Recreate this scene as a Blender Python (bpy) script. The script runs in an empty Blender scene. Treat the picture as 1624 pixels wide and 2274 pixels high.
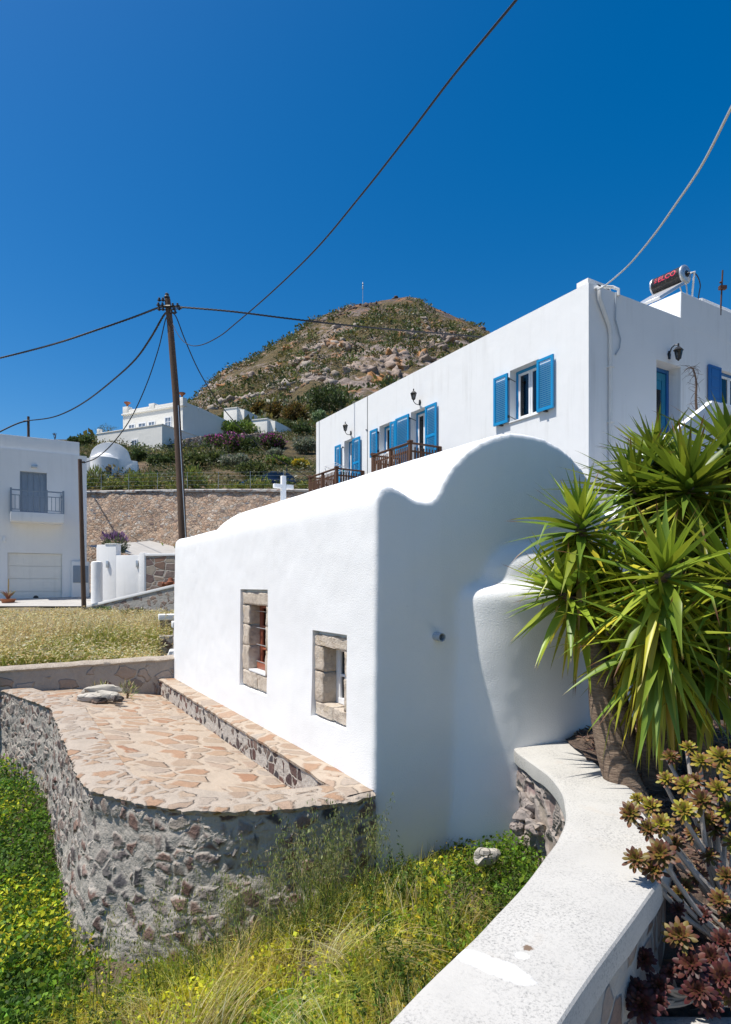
import bpy, bmesh, math, random
import numpy as np
from mathutils import Vector, Matrix, noise as mnoise

S = bpy.context.scene
COL = S.collection
RAD = math.radians

# ------------------------------------------------------------------ camera
F = 1354.0                      # focal length measured in 1624-wide photo pixels
CX, CY = 812.0, 1300.0          # principal point (level camera, shifted lens)
cam_d = bpy.data.cameras.new('camera'); cam = bpy.data.objects.new('camera', cam_d); COL.objects.link(cam)
cam_d.sensor_fit = 'HORIZONTAL'; cam_d.sensor_width = 36.0; cam_d.lens = 36.0 * F / 1624.0
cam_d.shift_x = 0.0; cam_d.shift_y = (CY - 1137.0) / 1624.0
cam.location = (0, 0, 0); cam.rotation_euler = (RAD(90), 0, 0)
cam_d.clip_start = 0.05; cam_d.clip_end = 6000
S.camera = cam

# ------------------------------------------------------------------ light
SUN = Vector((-0.43, -0.105, 1.0)).normalized()
sun_el = math.asin(SUN.z); sun_az = math.atan2(SUN.x, SUN.y)
W = bpy.data.worlds.new('World'); S.world = W; W.use_nodes = True
wt = W.node_tree
sky = wt.nodes.new('ShaderNodeTexSky'); sky.sky_type = 'NISHITA'; sky.sun_disc = False
sky.sun_elevation = sun_el; sky.sun_rotation = sun_az
sky.altitude = 300; sky.air_density = 1.0; sky.dust_density = 1.2; sky.ozone_density = 3.0
hs = wt.nodes.new('ShaderNodeHueSaturation'); hs.inputs['Saturation'].default_value = 1.48; hs.inputs['Hue'].default_value = 0.500
wt.links.new(sky.outputs[0], hs.inputs['Color'])
bg = wt.nodes['Background']; bg.inputs['Strength'].default_value = 0.094
wt.links.new(hs.outputs[0], bg.inputs['Color'])
sl = bpy.data.lights.new('sun', 'SUN'); sl.energy = 4.3; sl.angle = RAD(0.53); sl.color = (1.0, 0.955, 0.88)
so = bpy.data.objects.new('sun', sl); COL.objects.link(so)
so.rotation_euler = SUN.to_track_quat('Z', 'Y').to_euler(); so.location = (0, 0, 40)
vs = S.view_settings
vs.view_transform = 'Standard'; vs.look = 'None'; vs.gamma = 1.0; vs.use_curve_mapping = False
vs.exposure = 0.48
S.cycles.max_bounces = 8; S.cycles.transparent_max_bounces = 12

# ------------------------------------------------------------------ helpers
rng = np.random.default_rng(7); random.seed(7)
def V(*a): return Vector(a)
def at(x, y, D): return Vector(((x - CX) / F * D, D, (CY - y) / F * D))
def atz(x, y, z): return at(x, y, -z * F / (y - CY))

def wloc(p):
    l = Vector((0, 0, 0))
    while p is not None:
        l = l + p.location; p = p.parent
    return l
def props(o, label=None, cat=None, group=None, kind=None):
    if label: o['label'] = label
    if cat: o['category'] = cat
    if group: o['group'] = group
    if kind: o['kind'] = kind
    return o
def thing(name, loc, label, cat, group=None):
    o = bpy.data.objects.new(name, None); COL.objects.link(o); o.location = loc
    o.empty_display_size = 0.2
    return props(o, label, cat, group)

def np_obj(name, verts, faces, mat, parent=None, cols=None, smooth=False):
    """faces: (M,k) int array; verts world coordinates."""
    verts = np.asarray(verts, dtype=np.float32).reshape(-1, 3)
    faces = np.asarray(faces, dtype=np.int32)
    if parent is not None:
        verts = verts - np.array(wloc(parent), dtype=np.float32)
    me = bpy.data.meshes.new(name)
    m, k = faces.shape
    me.vertices.add(len(verts)); me.vertices.foreach_set('co', verts.ravel())
    me.loops.add(m * k); me.loops.foreach_set('vertex_index', faces.ravel())
    me.polygons.add(m)
    me.polygons.foreach_set('loop_start', np.arange(0, m * k, k, dtype=np.int32))
    me.update(calc_edges=True)
    if cols is not None:
        at_ = me.color_attributes.new('col', 'FLOAT_COLOR', 'POINT')
        c = np.ones((len(verts), 4), dtype=np.float32); c[:, :3] = cols
        at_.data.foreach_set('color', c.ravel())
    if smooth: me.polygons.foreach_set('use_smooth', np.ones(m, dtype=bool))
    me.materials.append(mat)
    o = bpy.data.objects.new(name, me); COL.objects.link(o)
    if parent is not None: o.parent = parent
    return o

class MB:
    def __init__(s): s.v = []; s.f = []; s.c = []
    def add(s, vs, fs, col=None):
        b = len(s.v); s.v.extend(Vector(v) for v in vs); s.f.extend(tuple(b + i for i in f) for f in fs)
        s.c.extend([col or (1, 1, 1)] * len(vs)); return s
    def hexa(s, p, col=None):           # 8 points: bottom 4 ccw, top 4
        return s.add(p, [(3, 2, 1, 0), (4, 5, 6, 7), (0, 1, 5, 4), (1, 2, 6, 5), (2, 3, 7, 6), (3, 0, 4, 7)], col)
    def box(s, P, a0, a1, b0, b1, z0, z1, col=None):
        return s.hexa([P(a0, b0, z0), P(a1, b0, z0), P(a1, b1, z0), P(a0, b1, z0), P(a0, b0, z1), P(a1, b0, z1), P(a1, b1, z1), P(a0, b1, z1)], col)
    def tube(s, pts, r, n=8, caps=True, col=None):
        pts = [Vector(p) for p in pts]; k = len(pts)
        rs = r if isinstance(r, (list, tuple)) else [r] * k
        up = None; vs = []
        for i, p in enumerate(pts):
            d = (pts[min(i + 1, k - 1)] - pts[max(i - 1, 0)]).normalized()
            if up is None:
                up = d.orthogonal().normalized()
            else:
                up = (up - d * up.dot(d)); up = up.normalized() if up.length > 1e-6 else d.orthogonal().normalized()
            w = d.cross(up)
            for j in range(n):
                a = 2 * math.pi * j / n
                vs.append(p + (up * math.cos(a) + w * math.sin(a)) * rs[i])
        fs = []
        for i in range(k - 1):
            for j in range(n):
                fs.append((i * n + j, i * n + (j + 1) % n, (i + 1) * n + (j + 1) % n, (i + 1) * n + j))
        if caps: fs += [tuple(range(n - 1, -1, -1)), tuple((k - 1) * n + j for j in range(n))]
        return s.add(vs, fs, col)
    def lathe(s, c, prof, n=16, axis=None, col=None):   # prof: (r, h) list along axis
        c = Vector(c); ax = Vector(axis or (0, 0, 1)).normalized(); u = ax.orthogonal().normalized(); w = ax.cross(u)
        vs = []; k = len(prof)
        for r, h in prof:
            for j in range(n):
                a = 2 * math.pi * j / n; vs.append(c + ax * h + (u * math.cos(a) + w * math.sin(a)) * r)
        fs = [(i * n + j, i * n + (j + 1) % n, (i + 1) * n + (j + 1) % n, (i + 1) * n + j) for i in range(k - 1) for j in range(n)]
        fs += [tuple(range(n - 1, -1, -1)), tuple((k - 1) * n + j for j in range(n))]
        return s.add(vs, fs, col)
    def prism(s, poly, up, col=None):
        n = len(poly); poly = [Vector(p) for p in poly]; up = Vector(up)
        vs = poly + [p + up for p in poly]
        fs = [tuple(range(n - 1, -1, -1)), tuple(range(n, 2 * n))] + [(i, (i + 1) % n, n + (i + 1) % n, n + i) for i in range(n)]
        return s.add(vs, fs, col)
    def build(s, name, mat, parent=None, smooth=False, bevel=0, seg=2, fix=True, sharp=40):
        off = wloc(parent) if parent else Vector((0, 0, 0))
        me = bpy.data.meshes.new(name)
        me.from_pydata([v - off for v in s.v], [], s.f)
        a = me.color_attributes.new('col', 'FLOAT_COLOR', 'POINT')
        c = np.ones((len(s.v), 4), dtype=np.float32)
        if s.c: c[:, :3] = np.array(s.c)
        a.data.foreach_set('color', c.ravel())
        if fix:
            bm = bmesh.new(); bm.from_mesh(me)
            bmesh.ops.recalc_face_normals(bm, faces=bm.faces)
            if bevel: bmesh.ops.bevel(bm, geom=bm.edges[:], offset=bevel, segments=seg, affect='EDGES', profile=0.6, clamp_overlap=True)
            bm.to_mesh(me); bm.free()
        if smooth or bevel:
            me.polygons.foreach_set('use_smooth', np.ones(len(me.polygons), dtype=bool))
            me.set_sharp_from_angle(angle=RAD(sharp))
        me.materials.append(mat)
        o = bpy.data.objects.new(name, me); COL.objects.link(o)
        if parent: o.parent = parent
        return o

def bool_cut(o, cutter, solver='EXACT'):
    """subtract the closed shapes in cutter (an MB, world coords) from o"""
    cu = cutter.build('cut', o.data.materials[0])
    for c in [cu]:
        md = o.modifiers.new('b', 'BOOLEAN'); md.operation = 'DIFFERENCE'; md.solver = solver; md.object = c
    bpy.context.view_layer.update()
    me = bpy.data.meshes.new_from_object(o.evaluated_get(bpy.context.evaluated_depsgraph_get()))
    o.modifiers.clear(); old = o.data; nm = old.name; o.data = me; bpy.data.meshes.remove(old); me.name = nm
    cm = cu.data; bpy.data.objects.remove(cu); bpy.data.meshes.remove(cm)
    return o
def apply_mods(o):
    bpy.context.view_layer.update()
    me = bpy.data.meshes.new_from_object(o.evaluated_get(bpy.context.evaluated_depsgraph_get()))
    o.modifiers.clear(); old = o.data; o.data = me; bpy.data.meshes.remove(old)
def shade(o, sharp=35):
    me = o.data; me.polygons.foreach_set('use_smooth', np.ones(len(me.polygons), dtype=bool)); me.set_sharp_from_angle(angle=RAD(sharp))

class Fr:
    def __init__(s, O, e1, e2): s.O = Vector((O[0], O[1], 0)); s.e1 = Vector((e1[0], e1[1], 0)); s.e2 = Vector((e2[0], e2[1], 0))
    def __call__(s, a, b, z): return s.O + s.e1 * a + s.e2 * b + Vector((0, 0, z))
def catmull(pts, n):
    pts = [Vector(p) for p in pts]; out = []
    P = [pts[0] * 2 - pts[1]] + pts + [pts[-1] * 2 - pts[-2]]
    for i in range(1, len(P) - 2):
        for k in range(n):
            t = k / n; a, b, c, d = P[i - 1], P[i], P[i + 1], P[i + 2]
            out.append(0.5 * ((2 * b) + (c - a) * t + (2 * a - 5 * b + 4 * c - d) * t * t + (3 * b - a - 3 * c + d) * t ** 3))
    out.append(pts[-1]); return out
def grid_faces(nu, nv):
    i = np.arange(nu - 1)[:, None] * nv + np.arange(nv - 1)[None, :]
    return np.stack([i, i + nv, i + nv + 1, i + 1], -1).reshape(-1, 4)

def vnoise(p, scale, seed=0.0):
    """smooth value noise in 3D, vectorised; p (N,3) -> (N,) in 0..1"""
    q = np.asarray(p, dtype=np.float64) * scale + seed * 17.31
    i = np.floor(q).astype(np.int64); f = q - i; f = f * f * (3 - 2 * f)
    def h(x, y, z):
        n = (x * 374761393 + y * 668265263 + z * 2147483647) & 0xffffffff
        n = ((n ^ (n >> 13)) * 1274126177) & 0xffffffff
        return ((n ^ (n >> 16)) & 0xffff) / 65535.0
    r = 0
    for dx in (0, 1):
        for dy in (0, 1):
            for dz in (0, 1):
                w = (f[:, 0] if dx else 1 - f[:, 0]) * (f[:, 1] if dy else 1 - f[:, 1]) * (f[:, 2] if dz else 1 - f[:, 2])
                r = r + w * h(i[:, 0] + dx, i[:, 1] + dy, i[:, 2] + dz)
    return r
def fbm(p, scale, oct=4, seed=0.0):
    r = 0; a = .5; t = 0
    for k in range(oct):
        r = r + a * vnoise(p, scale * 2 ** k, seed + k); t += a; a *= .5
    return r / t

# ------------------------------------------------------------------ materials
class NT:
    def __init__(s, name):
        s.m = bpy.data.materials.new(name); s.m.use_nodes = True; s.t = s.m.node_tree
        s.b = s.t.nodes['Principled BSDF']; s.out = s.t.nodes['Material Output']
    def n(s, typ, inp=None, **pr):
        nd = s.t.nodes.new('ShaderNode' + typ)
        for k, v in pr.items(): setattr(nd, k, v)
        for k, v in (inp or {}).items():
            if hasattr(v, 'links') and hasattr(v, 'node'): s.t.links.new(v, nd.inputs[k])
            else: nd.inputs[k].default_value = v
        return nd
    def l(s, a, b): s.t.links.new(a, b)
    def pos(s): return s.n('NewGeometry').outputs['Position']
    def noise(s, vec, scale, detail=4, rough=.55, dist=0): return s.n('TexNoise', {'Vector': vec, 'Scale': scale, 'Detail': detail, 'Roughness': rough, 'Distortion': dist})
    def ramp(s, fac, stops, interp='LINEAR'):
        r = s.n('ValToRGB', {'Fac': fac}); cr = r.color_ramp; cr.interpolation = interp
        while len(cr.elements) < len(stops): cr.elements.new(0.5)
        for e, (p, c) in zip(cr.elements, stops):
            e.position = p; e.color = (c[0], c[1], c[2], 1) if isinstance(c, (tuple, list)) else (c, c, c, 1)
        return r.outputs['Color']
    def mix(s, fac, a, b, mode='MIX'):
        m = s.n('Mix', data_type='RGBA', blend_type=mode)
        for idx, v in ((0, fac), (6, a), (7, b)):
            if hasattr(v, 'links') and hasattr(v, 'node'): s.t.links.new(v, m.inputs[idx])
            else: m.inputs[idx].default_value = v if idx == 0 else (v[0], v[1], v[2], 1)
        return m.outputs[2]
    def math(s, op, a, b=0.0, clamp=False):
        m = s.n('Math', operation=op, use_clamp=clamp)
        for i, v in enumerate((a, b)):
            if hasattr(v, 'links') and hasattr(v, 'node'): s.t.links.new(v, m.inputs[i])
            else: m.inputs[i].default_value = v
        return m.outputs[0]
    def scale(s, vec, sc): return s.n('Mapping', {'Vector': vec, 'Scale': sc}).outputs[0]
    def bump(s, h, dist, strength=1.0):
        b = s.n('Bump', {'Height': h, 'Distance': dist, 'Strength': strength}); s.l(b.outputs[0], s.b.inputs['Normal'])
    def set(s, **k):
        for a, v in k.items():
            key = a.replace('_', ' ')
            if hasattr(v, 'links') and hasattr(v, 'node'): s.l(v, s.b.inputs[key])
            else: s.b.inputs[key].default_value = (v[0], v[1], v[2], 1) if isinstance(v, tuple) else v
        return s.m

def plain(name, col, rough=.6, var=.12, sc=8, bump=0, metal=0, bsc=60):
    t = NT(name); p = t.pos()
    f = t.noise(p, sc).outputs['Fac']
    c = t.mix(f, tuple(x * (1 - var) for x in col), tuple(min(1, x * (1 + var)) for x in col))
    if bump: t.bump(t.noise(p, bsc).outputs['Fac'], bump)
    return t.set(Base_Color=c, Roughness=rough, Metallic=metal)

def plaster(name, col=(.80, .80, .79), dirt=.15, bump=.004, wave=.02):
    t = NT(name); p = t.pos()
    lo = tuple(x * .93 for x in col)
    c = t.mix(t.noise(p, 1.6, 5).outputs['Fac'], lo, col)
    st = t.noise(t.scale(p, (5, 5, .35)), 1.0, 6, .6).outputs['Fac']         # rain streaks
    st = t.ramp(st, [(.50, 0), (.78, 1)])
    big = t.ramp(t.noise(p, .55, 3).outputs['Fac'], [(.42, 0), (.7, 1)])
    m = t.math('MULTIPLY', t.math('MULTIPLY', st, big), dirt)
    c = t.mix(m, c, (.42, .40, .36))
    sp = t.ramp(t.noise(p, 26, 2).outputs['Fac'], [(.74, 0), (.80, 1)])
    c = t.mix(t.math('MULTIPLY', sp, dirt * .8), c, (.35, .33, .30))
    h = t.math('ADD', t.math('MULTIPLY', t.noise(p, 90, 3).outputs['Fac'], bump), t.math('MULTIPLY', t.noise(p, 2.2, 2).outputs['Fac'], wave))
    t.bump(h, 1.0)
    return t.set(Base_Color=c, Roughness=.85)

def stone(name, scale, stops, mortar, cover=1.0, e0=.02, e1=.09, bump=.04, zs=1.5, warp=.35, wsc=1.6, disp=False, fine=.25, mvar=.25, nh=.9, nd=6, cw=.55):
    """rubble masonry / crazy paving: cells of random stone in mortar"""
    t = NT(name); p0 = t.pos()
    w = t.n('VectorMath', {0: t.noise(p0, wsc * scale * .35, 3).outputs['Color'], 1: (.5, .5, .5)}, operation='SUBTRACT').outputs[0]
    w = t.n('VectorMath', {0: w, 'Scale': warp * 2 / scale}, operation='SCALE').outputs[0]
    p = t.n('VectorMath', {0: p0, 1: w}, operation='ADD').outputs[0]
    p = t.scale(p, (1, 1, zs))
    v1 = t.n('TexVoronoi', {'Vector': p, 'Scale': scale, 'Randomness': .9})
    v2 = t.n('TexVoronoi', {'Vector': p, 'Scale': scale, 'Randomness': .9}, feature='DISTANCE_TO_EDGE')
    rnd = t.n('SeparateColor', {0: v1.outputs['Color']})
    nf = t.noise(p0, scale * 7, 5).outputs['Fac']
    edge = t.math('ADD', v2.outputs['Distance'], t.math('MULTIPLY', t.math('SUBTRACT', t.noise(p0, scale * 3.2, 4).outputs['Fac'], .5), .13))
    mask = t.n('MapRange', {0: edge, 1: e0, 2: e1}, interpolation_type='SMOOTHSTEP').outputs[0]
    if cover < 1:
        mask = t.math('MULTIPLY', mask, t.math('LESS_THAN', rnd.outputs[1], cover))
    sc = t.ramp(rnd.outputs[0], stops)
    sc = t.mix(t.math('MULTIPLY', nf, fine * 2), sc, tuple(.35 * x for x in (1, 1, 1)), 'MULTIPLY') if fine else sc
    mo = t.mix(t.noise(p0, scale * 1.1, 5).outputs['Fac'], tuple(x * (1 - mvar) for x in mortar), tuple(min(1, x * (1 + mvar)) for x in mortar))
    c = t.mix(mask, mo, sc)
    h = t.math('MULTIPLY', mask, t.math('ADD', 1 - cw, t.math('MULTIPLY', rnd.outputs[2], cw)))
    h = t.math('ADD', h, t.math('MULTIPLY', t.noise(p0, scale * (2.2 if not disp else 1.3), nd, .6).outputs['Fac'], nh))
    t.set(Base_Color=c, Roughness=.92)
    if disp:
        d = t.n('Displacement', {'Height': h, 'Midlevel': .7, 'Scale': bump})
        t.l(d.outputs[0], t.out.inputs['Displacement']); t.m.displacement_method = 'BOTH'
    else:
        t.bump(h, bump)
    return t.m

def leafmat(name, trans=.35, rough=.5, spec=.4):
    t = NT(name); a = t.n('VertexColor', layer_name='col').outputs['Color']
    t.set(Base_Color=a, Roughness=rough); t.b.inputs['Specular IOR Level'].default_value = spec
    tr = t.n('BsdfTranslucent', {'Color': t.mix(.5, a, (.55, .75, .08), 'MULTIPLY')})
    tr2 = t.n('BsdfTranslucent', {'Color': a})
    mx = t.n('MixShader', {0: trans}); t.l(t.b.outputs[0], mx.inputs[1]); t.l(tr2.outputs[0], mx.inputs[2])
    t.t.nodes.remove(tr)
    t.l(mx.outputs[0], t.out.inputs['Surface']); return t.m

def vcol(name, rough=.6, metal=0, bump=0, bsc=40):
    t = NT(name); a = t.n('VertexColor', layer_name='col').outputs['Color']
    f = t.noise(t.pos(), 12).outputs['Fac']
    if bump: t.bump(t.noise(t.pos(), bsc).outputs['Fac'], bump)
    return t.set(Base_Color=t.mix(t.math('MULTIPLY', f, .5), a, (.5, .5, .5), 'MULTIPLY'), Roughness=rough, Metallic=metal)

def woodmat(name, col, dark):
    t = NT(name); p = t.pos()
    f = t.noise(t.scale(p, (9, 9, .9)), 3.0, 6, .65).outputs['Fac']
    c = t.mix(f, dark, col); t.bump(f, .01)
    return t.set(Base_Color=c, Roughness=.85)

def glassmat(name, tint=(.30, .32, .34)):
    t = NT(name)
    tr = t.n('BsdfTransparent', {'Color': (*tint, 1)}); gl = t.n('BsdfGlossy', {'Roughness': .03})
    fr = t.n('Fresnel', {'IOR': 1.5})
    fac = t.math('ADD', t.math('MULTIPLY', fr.outputs[0], .9), .03)
    mx = t.n('MixShader', {0: fac}); t.l(tr.outputs[0], mx.inputs[1]); t.l(gl.outputs[0], mx.inputs[2])
    t.l(mx.outputs[0], t.out.inputs['Surface']); return t.m

M = {}
M['white'] = plaster('chapel_whitewash', (.86, .86, .85), .16, .003, .008)
M['house'] = plaster('house_plaster', (.84, .84, .83), .5, .002, .008)
M['far_white'] = plaster('far_plaster', (.84, .83, .81), .25, .002, .01)
M['old_white'] = plaster('old_limewash', (.83, .80, .73), .28, .003, .02)
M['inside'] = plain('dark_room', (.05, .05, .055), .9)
M['blue'] = plain('blue_paint', (.004, .255, .54), .42, .10, 5)
M['dblue'] = plain('deep_blue_paint', (.015, .12, .36), .45, .12, 5)
M['teal'] = plain('teal_blue_paint', (.015, .20, .34), .45, .12, 5)
M['upvc'] = plain('white_frame_paint', (.80, .80, .80), .35, .04)
M['glass'] = glassmat('window_glass')
M['curtain'] = plain('purple_curtain', (.20, .15, .34), .9, .3, 12)
M['curtain_w'] = plain('white_curtain', (.6, .6, .62), .9, .2, 12)
M['iron'] = plain('black_iron', (.02, .02, .022), .45, .3)
M['wood'] = woodmat('balcony_wood', (.17, .075, .035), (.055, .026, .016))
M['pole'] = woodmat('pole_wood', (.16, .095, .06), (.045, .028, .02))
M['brown'] = plain('red_brown_window_paint', (.30, .09, .045), .5, .25, 20)
M['grey_paint'] = plain('blue_grey_paint', (.22, .27, .33), .5, .1)
M['galv'] = plain('galvanised_steel', (.55, .56, .57), .4, .15, 20, metal=.7)
M['pipe_white'] = plain('white_pipe', (.74, .73, .70), .5, .1)
M['pipe_grey'] = plain('grey_plastic_pipe', (.40, .44, .48), .45, .1)
M['black'] = plain('black_rubber', (.012, .012, .013), .5, .2)
M['cable'] = plain('cable', (.018, .019, .022), .6, .2)
M['rope'] = plain('white_cable_cover', (.62, .62, .60), .7, .15, 40)
M['rust'] = plain('rusty_iron', (.22, .07, .03), .8, .5, 15, .004)
M['terracotta'] = plain('terracotta', (.36, .13, .06), .8, .2, 10)
M['concrete'] = plain('concrete', (.42, .40, .37), .9, .22, 2.2, .01, bsc=30)
M['vcol'] = vcol('tinted_paint')
M['leaf'] = leafmat('leaves')
M['grass'] = leafmat('grass_blades', .45, .6, .3)
M['yucca'] = leafmat('yucca_leaves', .30, .42, .45)
M['succ'] = leafmat('succulent_leaves', .15, .48, .3)

pinkish = [(0, (.32, .23, .18)), (.2, (.42, .34, .27)), (.4, (.25, .17, .13)), (.55, (.38, .33, .28)), (.7, (.18, .14, .13)), (.82, (.45, .36, .28)), (.93, (.55, .50, .43)), (1, (.16, .16, .17))]
pinkish2 = [(0, (.58, .38, .26)), (.2, (.66, .48, .34)), (.4, (.46, .29, .19)), (.55, (.58, .47, .36)), (.7, (.28, .20, .17)), (.82, (.62, .47, .35)), (.93, (.70, .63, .54)), (1, (.20, .20, .21))]
lava = [(0, (.045, .045, .05)), (.22, (.13, .055, .045)), (.4, (.07, .065, .065)), (.55, (.18, .09, .07)), (.7, (.28, .22, .18)), (.85, (.10, .05, .045)), (1, (.06, .06, .07))]
terr = [(0, (.06, .06, .065)), (.14, (.16, .085, .065)), (.3, (.30, .27, .24)), (.48, (.20, .115, .09)), (.6, (.34, .29, .24)), (.75, (.09, .085, .09)), (.88, (.26, .17, .13)), (1, (.14, .07, .06))]
flag = [(0, (.37, .21, .125)), (.2, (.43, .29, .19)), (.4, (.44, .34, .25)), (.6, (.37, .26, .18)), (.75, (.41, .35, .29)), (.9, (.43, .27, .17)), (1, (.36, .19, .11))]
M['terr_stone'] = stone('terrace_rubble', 7.5, terr, (.36, .325, .28), .82, .02, .23, .024, 1.15, .6, disp=True, nh=1.5, nd=5, cw=.9, mvar=.18)
M['bench_stone'] = stone('bench_rubble', 8.0, lava, (.45, .41, .36), .55, .03, .12, .03, 1.2, .4)
M['flag'] = stone('crazy_paving', 3.6, flag, (.40, .325, .25), .92, .05, .17, .025, 1.0, .5, wsc=2.0, fine=.3, mvar=.2)
M['coping_flag'] = stone('coping_flags', 5.4, flag, (.37, .31, .25), .85, .06, .20, .03, 1.0, .55, wsc=2.0, fine=.35, mvar=.25)
M['far_stone'] = stone('pale_rubble', 3.6, [(0, (.42, .33, .26)), (.3, (.36, .27, .21)), (.6, (.46, .39, .33)), (.8, (.16, .08, .07)), (.9, (.38, .3, .24)), (1, (.08, .08, .09))], (.33, .29, .25), .42, .03, .12, .04, 1.3, .5)
M['ret_stone'] = stone('retaining_rubble', 4.6, pinkish2, (.54, .40, .29), .93, .0, .10, .10, 1.7, .35, fine=.15)
M['block_stone'] = stone('brown_block', 2.0, [(0, (.24, .15, .11)), (.3, (.36, .29, .23)), (.6, (.18, .12, .11)), (.8, (.40, .34, .27)), (1, (.30, .14, .09))], (.36, .32, .28), 1, .02, .07, .03, 1.7, .15)
M['dry_stone'] = stone('dry_wall_rubble', 3.0, pinkish, (.07, .06, .055), 1, .03, .12, .2, 1.4, .4)
M['garden_stone'] = stone('garden_wall_rubble', 4.6, [(0, (.40, .32, .26)), (.3, (.28, .20, .18)), (.5, (.45, .38, .31)), (.75, (.24, .17, .16)), (1, (.36, .31, .28))], (.30, .26, .23), 1, .0, .14, .04, 1.1, .45, disp=True, fine=.3, nh=.7, nd=3)
M['smear_stone'] = stone('smeared_rubble', 5.0, [(0, (.26, .17, .13)), (.4, (.38, .31, .26)), (1, (.2, .14, .12))], (.36, .34, .31), .5, .03, .14, .03, 1.2, .5)
M['frame_stone'] = None
def framestone():
    t = NT('carved_poros_stone'); p = t.pos()
    c = t.ramp(t.noise(p, 9, 6, .65).outputs['Fac'], [(.25, (.36, .29, .23)), (.5, (.60, .51, .41)), (.75, (.70, .62, .52))])
    li = t.ramp(t.noise(p, 5, 4).outputs['Fac'], [(.6, 0), (.72, 1)])
    c = t.mix(t.math('MULTIPLY', li, .45), c, (.50, .36, .14))
    t.bump(t.noise(p, 34, 6, .7).outputs['Fac'], .03)
    return t.set(Base_Color=c, Roughness=.95)
M['frame_stone'] = framestone()
def capmat():
    t = NT('weathered_whitewash'); p = t.pos()
    c = t.mix(t.noise(p, 3, 5).outputs['Fac'], (.41, .395, .365), (.57, .55, .51))
    sp = t.ramp(t.noise(p, 90, 7, .8).outputs['Fac'], [(.50, 0), (.66, 1)])
    ar = t.ramp(t.noise(p, 2.2, 6, .65).outputs['Fac'], [(.36, .10), (.60, 1)])
    c = t.mix(t.math('MULTIPLY', t.math('MULTIPLY', sp, ar), .9), c, (.10, .10, .10))
    br = t.ramp(t.noise(p, 6, 3).outputs['Fac'], [(.62, 0), (.75, 1)])
    c = t.mix(t.math('MULTIPLY', br, .25), c, (.40, .33, .26))
    pc_ = atz(1084, 2144, -1.40); pe = atz(1178, 2184, -1.40) - pc_; an = math.atan2(pe.y, pe.x)
    for (ctr, rot, a, b_, colr, am, ns) in ((pc_, an, pe.length * 1.02, .050, (.80, .81, .82), .38, 12), (atz(1160, 2127, -1.4), 0, .028, .022, (.72, .72, .72), .5, 24), (atz(1173, 2109, -1.4), .4, .024, .020, (.15, .09, .05), .8, 40)):
        q = t.n('Mapping', {'Vector': p, 'Location': (ctr.x, ctr.y, 0), 'Rotation': (0, 0, rot), 'Scale': (a, b_, 1e4)}, vector_type='TEXTURE').outputs[0]
        ln = t.n('VectorMath', {0: q}, operation='LENGTH').outputs['Value']
        ln = t.math('ADD', ln, t.math('MULTIPLY', t.math('SUBTRACT', t.noise(p, ns, 5, .7).outputs['Fac'], .5), am * 3.0))
        c = t.mix(t.n('MapRange', {0: ln, 1: .72, 2: 1.12, 3: .92, 4: 0.0}).outputs[0], c, colr)
    t.bump(t.noise(p, 60, 5, .7).outputs['Fac'], .0022)
    return t.set(Base_Color=c, Roughness=.88)
M['cap'] = capmat()
def soilmat(name, a, b, sc=6):
    t = NT(name); p = t.pos()
    c = t.ramp(t.noise(p, sc, 8, .65).outputs['Fac'], [(.3, a), (.7, b)])
    t.bump(t.noise(p, sc * 5, 6, .7).outputs['Fac'], .03)
    return t.set(Base_Color=c, Roughness=.95)
M['soil'] = soilmat('garden_soil', (.06, .045, .03), (.20, .15, .10))
M['mortar'] = soilmat('lime_mortar', (.34, .28, .22), (.50, .43, .35), 7)
M['field'] = soilmat('field_earth', (.11, .095, .045), (.26, .21, .12), 2)
M['litter'] = soilmat('planter_soil', (.035, .026, .02), (.22, .15, .11), 14)
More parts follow.
